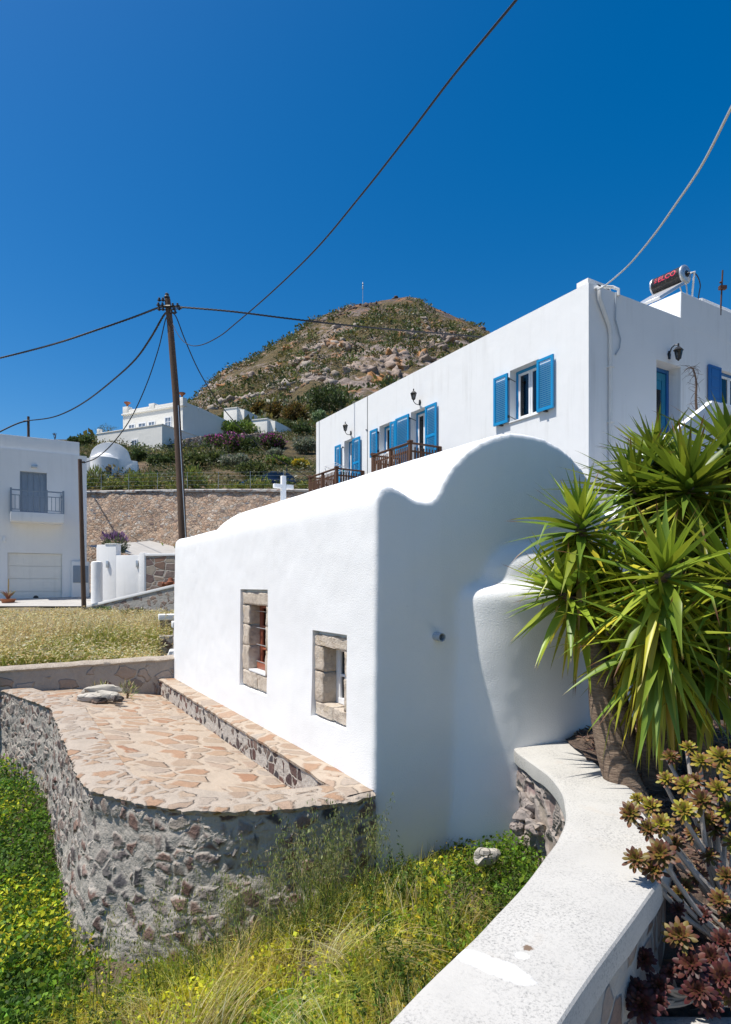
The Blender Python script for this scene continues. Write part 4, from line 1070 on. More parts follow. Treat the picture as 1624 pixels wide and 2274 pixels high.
# rusty standpipe
hy = thing('hydrant', at(380, 1308, 23.2), 'rusty red standpipe hydrant in front of the brown stone wall', 'hydrant')
c_ = at(379, 1322, 22.9); b = MB(); b.lathe(c_, [(.10, -.6), (.10, .42), (.15, .44), (.15, .50), (.10, .54), (.08, .64), (.03, .66)], 14); b.build('barrel', M['rust'], hy, smooth=True)
b = MB(); b.tube([c_ + V(-.26, -.05, .42), c_ + V(.26, -.05, .42)], .06, 10); b.lathe(c_ + V(-.26, -.05, .42), [(.09, -.03), (.09, .03)], 12, (1, 0, 0)); b.lathe(c_ + V(.26, -.05, .42), [(.09, -.03), (.09, .03)], 12, (1, 0, 0)); b.build('outlet', M['rust'], hy)
# sloping ramp wall
a0 = at(189, 1345, 22.3); a1 = at(430, 1287.5, 20.6); dd = (a1 - a0); dd.z = 0; dd.normalize(); nn = V(dd.y, -dd.x, 0)
RW = lambda f, o, z: a0.lerp(a1, f) + nn * o + V(0, 0, z)
rw = thing('ramp_wall', V(a0.x, a0.y, -1.2), 'sloping rendered ramp wall with a white top rising to the right', 'ramp wall')
b = MB(); b.hexa([RW(0, 0, -1.0), RW(1, 0, -2.0), RW(1, -.25, -2.0), RW(0, -.25, -1.0), RW(0, 0, -.10), RW(1, 0, -.10), RW(1, -.25, -.10), RW(0, -.25, -.10)]); b.build('wall_face', M['smear_stone'], rw)
b = MB(); b.hexa([RW(-.005, .03, -.097), RW(1, .03, -.097), RW(1, -.28, -.097), RW(-.005, -.28, -.097), RW(-.005, .03, .0), RW(1, .03, .0), RW(1, -.28, .0), RW(-.005, -.28, .0)]); b.build('capping', M['far_white'], rw, bevel=.012)
# two small capped gate piers near the chapel's far corner
for (x0, x1, yt, yb, D, lab) in ((353, 420, 1365, 1442, 13.5, 'small stone gate pier with a white cap left of the chapel corner'), (383, 425, 1381, 1446, 12.6, 'nearer of two white capped stone piers, touching the chapel corner')):
    g_ = thing('gate_pier', at(x0, yb, D), lab, 'pier', 'white capped stone piers')
    p0 = at(x0, yt, D); wd = (x1 - x0) / F * D; q = Fr((p0.x, p0.y), (.93, .36), (-.36, .93)); zb = at(x0, yb, D).z - .3
    b = MB(); b.box(q, .03, wd, 0, .34, zb, p0.z - .13); b.build('shaft', M['block_stone'], g_)
    b = MB(); b.box(q, 0, wd + .03, -.03, .37, p0.z - .127, p0.z); b.build('cap', M['far_white'], g_, bevel=.015)
b = boulder('white_stone', at(386, 1449, 11.3), (.10, .08, .07), (0, 0, .4), M['far_white'], 'small whitewashed lump on the low wall at the chapel corner', None, 44)
# low step of masonry beneath the pier
b = MB(); q = Fr((at(354, 1424, 13.0).x, 13.0), (.93, .36), (-.36, .93)); b.box(q, 0, 1.2, 0, .6, -1.8, at(354, 1413, 13.0).z); props(b.build('masonry_step', M['smear_stone'], None, bevel=.02), 'rendered masonry step at the foot of the stone gate pier', 'step')

# ---- retaining wall of the upper slope
rt = thing('retaining_wall', V(-9, 34.5, 2), 'long tall reddish rubble retaining wall below the green slope', 'retaining wall')
def ret_pt(f): return V(-19.0 + 25.0 * f, 37.5 - 5.5 * f - .9 * math.sin(math.pi * f), 0)
def ret_top(f):
    p = ret_pt(f); return p.y * ((CY - 1093.5 + 5.5 * math.sin(math.pi * f)) / F)
nx, nz = 260, 60; vs = np.empty((nx, nz, 3))
for i in range(nx):
    f = i / (nx - 1); p = ret_pt(f)
    for k in range(nz):
        g = k / (nz - 1); z = -.5 + (ret_top(f) + .5) * g
        o = (fbm(np.array([[p.x, 0, z]]), 1.6, 2, 3)[0] - .5) * .16 + 1.0 * (1 - g)
        vs[i, k] = (p.x, p.y - o, z)
np_obj('wall_face', vs.reshape(-1, 3), grid_faces(nx, nz), M['ret_stone'], rt, smooth=True)
rows = []
for i in range(nx):
    f = i / (nx - 1); p = ret_pt(f); z = ret_top(f); j = mnoise.noise(p * .9) * .06
    rows.append([(p.x, p.y - .10, z - .12), (p.x, p.y - .13 + j, z - .02), (p.x, p.y - .05, z + .05), (p.x, p.y + .3, z + .07), (p.x, p.y + .75, z + .02), (p.x, p.y + .9, z - .4)])
strip_obj('coping', rows, M['smear_stone'], rt)
# ---- wire fence on top
fe = thing('wire_fence', V(-9, 35.6, 5.5), 'thin wire mesh fence on posts along the top of the retaining wall', 'fence')
for k in range(13):
    f = .04 + .92 * k / 12; p = ret_pt(f) + V(0, .55, ret_top(f))
    b = MB(); b.tube([p, p + V(0, 0, 1.15)], .010, 6); b.build('post', M['pipe_grey'], fe)
b = MB()
for z in (.15, .4, .65, .9, 1.1):
    b.tube([ret_pt(f) + V(0, .55, ret_top(f) + z) for f in np.linspace(.04, .96, 26)], .0035, 4, caps=False)
b.build('wire', M['pipe_grey'], fe)

# ------------------------------------------------------------------ far chapel
FC = thing('small_chapel', on_hill(245, 1055), 'small distant white barrel vaulted chapel with a rounded apse among shrubs', 'chapel')
D0 = 45.0; cx_ = at(246, 1050, D0); z0 = 6.0
Q = Fr((at(190, 1040, D0).x, D0), (.95, .31), (-.31, .95))
wd = 3.60
def prof(rise, zt): return [(0, z0), (0, zt)] + [(.25 + (wd - .7) * k / 16, zt + .02 + rise * math.sqrt(max(0, 1 - (k / 8 - 1) ** 2))) for k in range(17)] + [(wd - .25, zt), (wd, zt - .02), (wd, z0)]
zt = at(0, 1017, D0).z; rise = at(0, 979, D0).z - zt
b = MB(); b.prism([Q(a, 0, z) for a, z in prof(rise, zt)], Vector((-.31, .95, 0)) * 6); b.build('vaulted_body', M['far_white'], FC, bevel=.03)
b = MB(); cc = Q(1.30, .05, 0); zA = at(0, 1013, D0).z
b.lathe(V(cc.x, cc.y, 0), [(.98, z0), (.98, zA - .12), (.92, zA - .04), (.72, zA), (.66, zA + .12), (.45, zA + .26), (.08, zA + .32)], 30); ap = b.build('apse', M['far_white'], FC, smooth=True, sharp=30)
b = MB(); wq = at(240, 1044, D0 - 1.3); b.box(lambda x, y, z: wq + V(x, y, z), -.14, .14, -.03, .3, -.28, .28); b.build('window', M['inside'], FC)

# ------------------------------------------------------------------ old mansion on the slope
MO = (-19.5, 65.0); e1 = Vector((-.905, .425, 0)); e2 = Vector((.425, .905, 0))
MM = Fr(MO, e1, e2)                         # MM(leftwards along the front, back along the side, z)
zm0 = 12.5; zmt = 19.75
man = thing('old_mansion', MM(4, 5, 13), 'old weathered white mansion with parapet urns and a lower front block on the slope', 'mansion')
b = MB(); b.box(MM, 0, 8.65, 0, 11.5, zm0, zmt - .55); mw = b.build('wall', M['old_white'], man)
b = MB(); b.box(MM, .05, 8.6, .05, 2.5, zmt - .55, zmt - .05); b.build('parapet', M['old_white'], man, bevel=.03)
b = MB(); b.hexa([MM(0, 2.5, zmt - .6), MM(.3, 2.5, zmt - .6), MM(.3, 11.5, zmt - .6), MM(0, 11.5, zmt - .6), MM(0, 2.5, zmt - .05), MM(.3, 2.5, zmt - .05), MM(.3, 11.5, zmt - .55), MM(0, 11.5, zmt - .55)]); b.build('side_parapet', M['old_white'], man)
b = MB(); b.box(MM, -.12, 8.77, -.14, .3, zmt - .62, zmt - .46); b.build('cornice', M['old_white'], man, bevel=.03)
for a in (.35, 4.4, 8.3):
    b = MB(); b.box(MM, a - .38, a + .38, -.02, .7, zmt - .5, zmt + (.35 if a < 1 or a > 8 else .22)); b.build('parapet_pier', M['old_white'], man, bevel=.03)
for a in (.35, 8.3):
    b = MB(); b.lathe(MM(a, .3, zmt + .35), [(.20, 0), (.12, .10), (.10, .22), (.20, .34), (.34, .46), (.36, .56), (.28, .58)], 14); b.build('urn', M['terracotta'], man, smooth=True)
def far_window(P, a, o, z, w, h, parent):
    f = MB(); frame_boxes(f, P, a - w / 2 - .12, a + w / 2 + .12, o, o + .07, z - .12, z + h + .12, .12); fr = f.build('window', M['upvc'], parent)
    p = MB(); p.box(P, a - w / 2, a + w / 2, o + .01, o + .03, z, z + h); p.build('pane', M['farpane'], fr)
    m_ = MB(); m_.box(P, a - .03, a + .03, o + .03, o + .05, z, z + h); m_.box(P, a - w / 2, a + w / 2, o + .03, o + .05, z + h * .6, z + h * .6 + .05); m_.build('glazing_bar', M['upvc'], fr)
M['farpane'] = plain('reflecting_pane', (.16, .20, .26), .12, .3, 1)
MF = Fr(MO, e1, -e2)
for a in (2.0, 4.35, 5.75, 7.3): far_window(MF, a, 0, 16.75 if a > 3 else 16.95, .75 if a != 5.75 else .95, 1.15, man)
# lower front block
x_ = at(360, 1018, 62.0); LB = Fr((x_.x, x_.y), e1, e2); zlt = at(360, 943, 62).z
b = MB(); b.box(LB, 0, 9.2, 0, 5.5, 11.8, zlt); b.build('front_block', M['old_white'], man)
b = MB(); b.box(LB, -.06, 9.26, -.06, 5.5, zlt, zlt + .10); b.build('coping', M['old_white'], man, bevel=.02)
b = MB(); b.box(LB, 8.85, 9.2, -.04, .4, zlt, zlt + .55); b.build('chimney', M['old_white'], man, bevel=.03)
LF = Fr((x_.x, x_.y), e1, -e2)
far_window(LF, 3.75, 0, 13.85, .62, 1.25, man); far_window(LF, 7.3, 0, 13.55, .62, 1.25, man)
# small white outbuildings behind
for (x0, x1, y0, y1, D, dep, lab) in ((497, 545, 909, 935, 84, 4, 'tiny white cube shaped outbuilding behind the mansion'), (561, 613, 934, 966, 72, 5, 'low white flat roofed outbuilding right of the bougainvillea')):
    p = at(x0, y1, D); wd_ = (x1 - x0) / F * D; Qh = Fr((p.x, p.y), (.93, -.36), (.36, .93)); zt_ = at(x0, y0, D).z
    t_ = thing('outbuilding', p, lab, 'outbuilding')
    b = MB(); b.box(Qh, 0, wd_ * .72, 0, dep, p.z - 4, zt_); b.box(Qh, wd_ * .722, wd_, .5, dep, p.z - 4, zt_ - .15); b.build('wall', M['old_white'], t_, bevel=.04)
    b = MB(); b.box(Qh, -.06, wd_ * .72 + .05, -.06, dep, zt_ + .002, zt_ + .12); b.build('coping', M['old_white'], t_)
# dry stone wall beside the mansion
dw = []
tp = [(356, 1012, 990, 62), (380, 1014, 982, 62), (410, 1012, 972, 63), (440, 1008, 966, 64), (470, 1002, 964, 65), (500, 998, 962, 66), (560, 990, 960, 68), (640, 985, 958, 70)]
vs = []; 
for k in range(90):
    f = k / 89 * (len(tp) - 1); i = min(int(f), len(tp) - 2); g = f - i
    x, yb, yt, D = [tp[i][j] + (tp[i + 1][j] - tp[i][j]) * g for j in range(4)]
    for q in range(16):
        h = q / 15; p = at(x, yb + 6 + (yt - yb - 6) * h, D); p += mnoise.noise_vector(p * .8) * .22; vs.append(tuple(p + V(0, h * .5, 0)))
    p = at(x, yt, D); vs.append((p.x, p.y + 1.6, p.z - .2))
o = np_obj('dry_stone_wall', np.array(vs), grid_faces(90, 17), M['dry_stone'], None, smooth=True); props(o, 'tumbled dry stone wall below the mansion side', 'stone wall')

# ------------------------------------------------------------------ parked car behind the hedge
car = thing('parked_car', V(-6.7, 42, 6.0), 'dark blue car parked behind the hedge, only its roof and windscreen showing', 'car')
cc = at(600, 1050, 42.5); CZ = cc.z - 1.45
ca = Fr((cc.x, cc.y), (-.82, -.57), (.57, -.82))    # along the car (nose to the left, nearer), across
def loft(secs, mat, name, par, **k):
    b = MB(); n = len(secs[0]); vs = [p for s in secs for p in s]
    fs = [(i * n + j, i * n + (j + 1) % n, (i + 1) * n + (j + 1) % n, (i + 1) * n + j) for i in range(len(secs) - 1) for j in range(n)]
    fs += [tuple(range(n - 1, -1, -1)), tuple((len(secs) - 1) * n + j for j in range(n))]
    b.add(vs, fs); return b.build(name, mat, par, smooth=True, **k)
M['carpaint'] = plain('dark_blue_car_paint', (.015, .025, .06), .22, .1, 2)
secs = []
for x, hb_, ht, w in ((-2.0, .45, .80, .72), (-1.85, .30, .92, .82), (-.9, .26, .95, .86), (.5, .26, .95, .86), (1.4, .28, .86, .84), (1.95, .36, .70, .74), (2.02, .45, .60, .66)):
    secs.append([ca(x, w, CZ + hb_), ca(x, w, CZ + ht - .12), ca(x, w - .10, CZ + ht), ca(x, -w + .10, CZ + ht), ca(x, -w, CZ + ht - .12), ca(x, -w, CZ + hb_)])
loft(secs, M['carpaint'], 'body', car)
secs = []
for x, z0_, z1_, w in ((-1.80, .9, .95, .70), (-1.35, .9, 1.38, .60), (-.6, .9, 1.46, .58), (.25, .9, 1.40, .60), (1.05, .86, .92, .72)):
    secs.append([ca(x, w + .1, CZ + z0_), ca(x, w, CZ + z1_), ca(x, -w, CZ + z1_), ca(x, -w - .1, CZ + z0_)])
M['carglass'] = plain('car_glass', (.03, .05, .08), .04, .1, 2)
loft(secs, M['carglass'], 'glasshouse', car, sharp=20)
b = MB(); b.hexa([ca(-1.3, .57, CZ + 1.385), ca(.2, .57, CZ + 1.405), ca(.2, -.57, CZ + 1.405), ca(-1.3, -.57, CZ + 1.385), ca(-1.2, .5, CZ + 1.47), ca(.05, .5, CZ + 1.49), ca(.05, -.5, CZ + 1.49), ca(-1.2, -.5, CZ + 1.47)]); b.build('roof', M['carpaint'], car, bevel=.03)
for x in (-1.25, 1.3):
    for s in (-.80, .80):
        w_ = MB(); w_.lathe(ca(x, s, CZ + .31), [(.2, -.1), (.31, -.09), (.31, .09), (.2, .1)], 18, (.57, -.82, 0)); w_.build('wheel', M['black'], car)
for s in (-.6, .6):
    w_ = MB(); w_.box(ca, 1.88, 2.0, s - .14, s + .14, CZ + .58, CZ + .70); w_.build('headlight', M['glass'], car)

# ------------------------------------------------------------------ poles and cables
PD_ = 20.0
up_ = thing('utility_pole', at(409, 1330, PD_), 'tall leaning wooden utility pole behind the chapel carrying all the cables', 'utility pole')
b = MB(); b.tube([at(412, 1345, PD_), at(403, 1120, PD_), at(391, 880, PD_), at(378, 720, PD_), at(372, 664, PD_)], [.145, .128, .112, .100, .092], 14); b.build('pole', M['pole'], up_, smooth=True)
b = MB(); T = at(374, 682, PD_)
b.lathe(at(371, 662, PD_), [(.09, 0), (.10, .03), (.05, .10), (.07, .13), (.03, .17)], 8)
for (dx, dz, l) in ((-.22, .02, .3), (-.20, -.12, .28), (.26, .0, .44), (.30, -.10, .52), (.20, -.22, .34), (-.2, .18, .26)):
    b.tube([T + V(0, -.06, dz), T + V(dx * 1.6, -.12, dz)], .018, 6)
    for q in (.7, 1.3): b.lathe(T + V(dx * q, -.12, dz - .05), [(.02, 0), (.045, .02), (.045, .07), (.025, .09), (.04, .11), (.02, .13)], 8)
b.tube([T + V(-.10, -.1, -.02), T + V(.10, -.1, -.02)], .05, 8)
b.build('insulator', M['iron'], up_)
b = MB(); b.tube([at(396, 900, PD_ - .14), at(400, 980, PD_ - .14), at(413, 1200, PD_ - .16)], .014, 6); b.build('ground_wire', M['galv'], up_)
sp_ = thing('short_pole', at(187, 1366, 22), 'short dark wooden pole standing in front of the garage house', 'pole')
b = MB(); b.tube([at(187, 1368, 22), at(182, 1190, 22), at(177.5, 1020, 22)], [.085, .075, .068], 12); b.build('pole', M['pole'], sp_, smooth=True)
b = MB(); b.lathe(at(185, 1026, 21.95), [(.03, -.05), (.045, -.02), (.03, .05)], 8, (1, 0, 0)); b.build('hook', M['iron'], sp_)
fp_ = thing('distant_pole', at(63, 1000, 45), 'distant wooden pole top showing above the garage house roof', 'utility pole')
b = MB(); b.tube([at(64, 1060, 45), at(63, 925, 45)], [.10, .09], 10); b.build('pole', M['pole'], fp_, smooth=True)
b = MB(); c_ = at(63, 934, 44.9); b.tube([c_ + V(-.35, 0, 0), c_ + V(.3, 0, .03)], .03, 6); b.build('insulator', M['iron'], fp_)
def cable(px_, D0, D1, rad, name, label, mat='cable', twist=False, n=6, cat='cable'):
    us = [(p[0] - CX) / F for p in px_]; q0, q1 = 1 / D0, 1 / D1; L = [0]
    for a, b_ in zip(px_, px_[1:]): L.append(L[-1] + math.hypot(b_[0] - a[0], b_[1] - a[1]))
    mono = abs(us[-1] - us[0]) > .02
    pts = []
    for k, (x, y) in enumerate(px_):
        f = (us[k] - us[0]) / (us[-1] - us[0]) if mono else L[k] / L[-1]
        pts.append(at(x, y, 1 / (q0 + (q1 - q0) * min(1, max(0, f)))))
    pts = catmull(pts, n); b = MB()
    if twist:
        pts = resample(pts, .06 if D0 < 30 else .12)
        for ph in (0, 2.1, 4.2):
            b.tube([p + V(math.cos(i * .9 + ph) * rad * .6, math.sin(i * .9 + ph) * rad * .2, math.sin(i * .9 + ph) * rad * .6) for i, p in enumerate(pts)], rad * .62, 5)
    else: b.tube(pts, rad, 6)
    return props(b.build(name, M[mat], None, smooth=True), label, cat)
cable([(374, 681), (358, 681), (300, 703), (220, 731), (120, 764), (0, 795), (-90, 815)], 20, 24.5, .034, 'power_cable', 'thick twisted cable running from the tall pole out of the left edge', twist=True)
cable([(372, 692), (362, 703), (335, 750), (300, 799), (250, 845), (195, 888), (150, 914), (110, 928), (63, 934)], 20, 45, .034, 'power_cable', 'sagging twisted cable from the tall pole to the distant pole top', twist=True)
cable([(63, 934), (40, 940), (5, 956), (-60, 990)], 45, 40, .05, 'power_cable', 'short cable from the distant pole to the left picture edge')
cable([(374, 700), (367, 712), (352, 775), (325, 855), (290, 930), (250, 985), (215, 1016), (186, 1028)], 20, 22, .018, 'service_cable', 'thin cable dropping from the tall pole to the short pole')
cable([(376, 681), (415, 683), (520, 692), (640, 707), (760, 721), (900, 734), (1000, 742), (1095, 751)], 20, 23, .030, 'power_cable', 'twisted cable from the tall pole across the hill to the house roof', twist=True)
cable([(382, 715), (392, 737), (402, 752), (415, 763), (432, 768), (456, 763), (490, 745), (520, 721), (600, 652), (700, 555), (800, 436), (900, 309), (1000, 177), (1080, 80), (1148, -2), (1200, -70)], 20, 4.6, .0115, 'overhead_cable', 'black cable sweeping overhead from the tall pole to the top edge')
cable([(378, 693), (391, 703), (410, 752), (440, 820), (475, 878), (515, 930), (560, 975), (610, 1015), (690, 1063)], 20, 33, .018, 'service_cable', 'thin cable falling from the tall pole towards the farther balcony')
cable([(1328, 643), (1347, 632), (1395, 590), (1450, 525), (1500, 455), (1560, 365), (1624, 240), (1700, 90)], 13.0, 6.5, .017, 'white_cable', 'white sheathed cable rising from the house roof corner to the right edge', mat='rope', n=10)
mast = thing('summit_mast', at(806, 668, 258), 'slender radio mast on the hill summit', 'mast')
b = MB(); b.tube([at(806, 680, 256), at(806, 624, 256)], [.13, .06], 6); b.lathe(at(806, 638, 256), [(.08, -1.0), (.26, -.6), (.26, .6), (.08, 1.0)], 8); b.lathe(at(806, 630, 256), [(.1, -.5), (.35, 0), (.1, .5)], 8); b.build('mast', M['pipe_grey'], mast)
# ------------------------------------------------------------------ vegetation builders (numpy)
def unit(v): return v / np.maximum(np.linalg.norm(v, axis=-1, keepdims=True), 1e-9)
def leaves(c, d, L, Wd, cols, fold=.18, rg=rng):
    """kite shaped leaves: base c, direction d, length L, width Wd"""
    n = len(c); d = unit(d); r = unit(np.cross(d, unit(rg.normal(size=(n, 3)))))
    up = np.cross(r, d); L = L[:, None]; Wd = Wd[:, None]
    v = np.empty((n, 4, 3)); v[:, 0] = c; v[:, 1] = c + d * L * .5 + r * Wd * .5 + up * L * fold * .3; v[:, 2] = c + d * L; v[:, 3] = c + d * L * .5 - r * Wd * .5 + up * L * fold * .3
    return v.reshape(-1, 3), np.arange(n * 4).reshape(-1, 4), np.repeat(cols, 4, 0)
def blades(p, H, lean, wid, c0, c1, k=3, droop=.5, rg=rng):
    """grass blades: root p, height H, lean vector (N,2), width; c0 root colour, c1 tip colour"""
    n = len(p); t = np.linspace(0, 1, k + 1)
    a = rg.uniform(0, 6.283, n); r = np.stack([np.cos(a), np.sin(a), 0 * a], -1)
    v = np.empty((n, k + 1, 2, 3)); col = np.empty((n, k + 1, 2, 3))
    for i, q in enumerate(t):
        pos = p.copy(); pos[:, :2] += lean * (H * q ** 1.7)[:, None]; ll = np.linalg.norm(lean, axis=1)
        pos[:, 2] += H * q * (1 - droop * ll * q)
        w = (wid * (1 - q * .92) * .5)[:, None]
        v[:, i, 0] = pos - r * w; v[:, i, 1] = pos + r * w
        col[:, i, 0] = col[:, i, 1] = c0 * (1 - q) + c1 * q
    b = np.arange(n)[:, None] * (2 * (k + 1)) + np.arange(k)[None, :] * 2
    f = np.stack([b, b + 1, b + 3, b + 2], -1).reshape(-1, 4)
    return v.reshape(-1, 3), f, col.reshape(-1, 3)
def merge(parts):
    vs, fs, cs = [], [], []; o = 0
    for v, f, c in parts:
        vs.append(v); fs.append(f + o); cs.append(c); o += len(v)
    return np.concatenate(vs), np.concatenate(fs), np.concatenate(cs)
def pal(base, n, var=.25, rg=rng):
    base = np.atleast_2d(np.array(base, float)); b = base[rg.integers(0, len(base), n)]
    return np.clip(b * (1 + rg.normal(size=(n, 1)) * var) * (1 + rg.normal(size=(n, 3)) * .06), .004, .8)
def shrub_arrays(n, lobes, L, base, seed, wratio=.45, up=.35, shell=.55, var=.28):
    """leaf cloud over several lobes (cx,cy,cz,rx,ry,rz); outline broken by noise, gaps between clumps"""
    rg = np.random.default_rng(seed); lob = np.array(lobes, float); w = lob[:, 3] * lob[:, 4] * lob[:, 5]; w = w / w.sum()
    m = int(n * 1.9); k = rg.choice(len(lob), m, p=w)
    d = unit(rg.normal(size=(m, 3))); r = (shell + (1 - shell) * rg.random(m) ** .6)
    bump_ = .78 + .5 * fbm(d * 1.0 + k[:, None] * 5, 2.6, 3, seed)
    p = lob[k, :3] + d * lob[k, 3:6] * (r * bump_)[:, None]
    keep = (fbm(p / (lob[:, 3].mean()), 2.2, 3, seed + 3) > .36) & (p[:, 2] > lob[:, 2].min() - lob[:, 5].max())
    p, d = p[keep][:n], d[keep][:n]; n = len(p)
    cl = fbm(p / lob[:, 3].mean(), 1.7, 2, seed + 8)
    cols = pal(base, n, var, rg) * (.62 + .85 * cl)[:, None]
    dr = unit(d + rg.normal(size=(n, 3)) * .7 + np.array([0, 0, up]))
    Ls = L * rg.uniform(.6, 1.35, n)
    return leaves(p, dr, Ls, Ls * wratio, cols, rg=rg)
def shrub(name, c, label, cat, group, n, lobes, L, base, seed, stem=None, **k):
    t = thing(name, c, label, cat, group)
    v, f, col = shrub_arrays(n, lobes, L, base, seed, **k)
    np_obj('foliage', v + np.array(c), f, M['leaf'], t, col)
    b = MB(); rr = random.Random(seed); h = max(q[2] for q in lobes)
    for q in range(stem or 4):
        q_ = lobes[q % len(lobes)]; e = Vector(c) + V(q_[0] + rr.uniform(-.2, .2) * q_[3], q_[1] + rr.uniform(-.2, .2) * q_[4], q_[2])
        m_ = Vector(c).lerp(e, .5) + V(rr.uniform(-.1, .1) * q_[3], 0, rr.uniform(-.05, .1) * q_[3])
        b.tube([Vector(c) + V(rr.uniform(-.05, .05), 0, -.15), m_, e], [.05 * h ** .5, .035 * h ** .5, .012], 6)
    b.build('stem', M['pole'], t); return t
def copy_thing(src, loc, rz, sc, label, group=None):
    o = src.copy(); COL.objects.link(o); o.location = loc; o.rotation_euler.z = rz; o.scale = sc; o['label'] = label
    if group: o['group'] = group
    for ch in src.children:
        c = ch.copy(); COL.objects.link(c); c.parent = o
    return o
def lobes_rand(rx, rz, n, seed):
    rr = random.Random(seed); out = [(0, 0, rz * .8, rx * .7, rx * .7, rz * .75)]
    for k in range(n):
        a = rr.uniform(0, 6.28); q = rr.uniform(.35, .75) * rx
        out.append((math.cos(a) * q, math.sin(a) * q, rr.uniform(.45, 1.15) * rz, rx * rr.uniform(.3, .5), rx * rr.uniform(.3, .5), rz * rr.uniform(.35, .55)))
    return out

OLIVE = [(.09, .115, .03), (.125, .145, .04), (.065, .085, .025)]
DARK = [(.045, .07, .02), (.06, .095, .028), (.085, .115, .035)]
BRIGHT = [(.13, .20, .03), (.18, .25, .045), (.10, .16, .03)]
GREY = [(.20, .22, .15), (.27, .28, .21), (.15, .18, .11)]
RUSTY = [(.15, .10, .025), (.11, .09, .022), (.08, .075, .02), (.20, .12, .03)]
YEL = [(.40, .30, .03), (.30, .26, .04), (.22, .24, .04)]
STRAW = [(.68, .57, .30), (.60, .46, .19), (.76, .67, .42)]

# hedge of oleanders along the retaining wall
protos = []
for k in range(3):
    n_ = 900; lb = lobes_rand(.75, .65, 7, 40 + k)
    protos.append((lb, n_, 40 + k))
HG = 'oleander bushes along the top of the retaining wall'
hed = []
for k in range(18):
    f = .02 + .93 * k / 17; p = ret_pt(f) + V(0, 1.5 + .4 * (k % 2), ret_top(f) - .05)
    lab = 'leafy green oleander in the row behind the wire fence on the retaining wall'
    hgt = (1.45 if k < 3 else 1.2 if k < 7 else .75) * (1 + .32 * math.sin(k * 2.3))
    if k < 3:
        lb, n_, sd = protos[k]
        hed.append(shrub('oleander_bush', p, lab, 'shrub', HG, n_, lb, .20, [(.16, .21, .04), (.22, .25, .05), (.11, .15, .035), (.26, .22, .06)], sd, wratio=.28, up=.9)); hed[-1].scale = (1.15, 1.0, hgt)
    else:
        copy_thing(hed[k % 3], p, k * 1.7, (1.15, 1.0, hgt), lab)

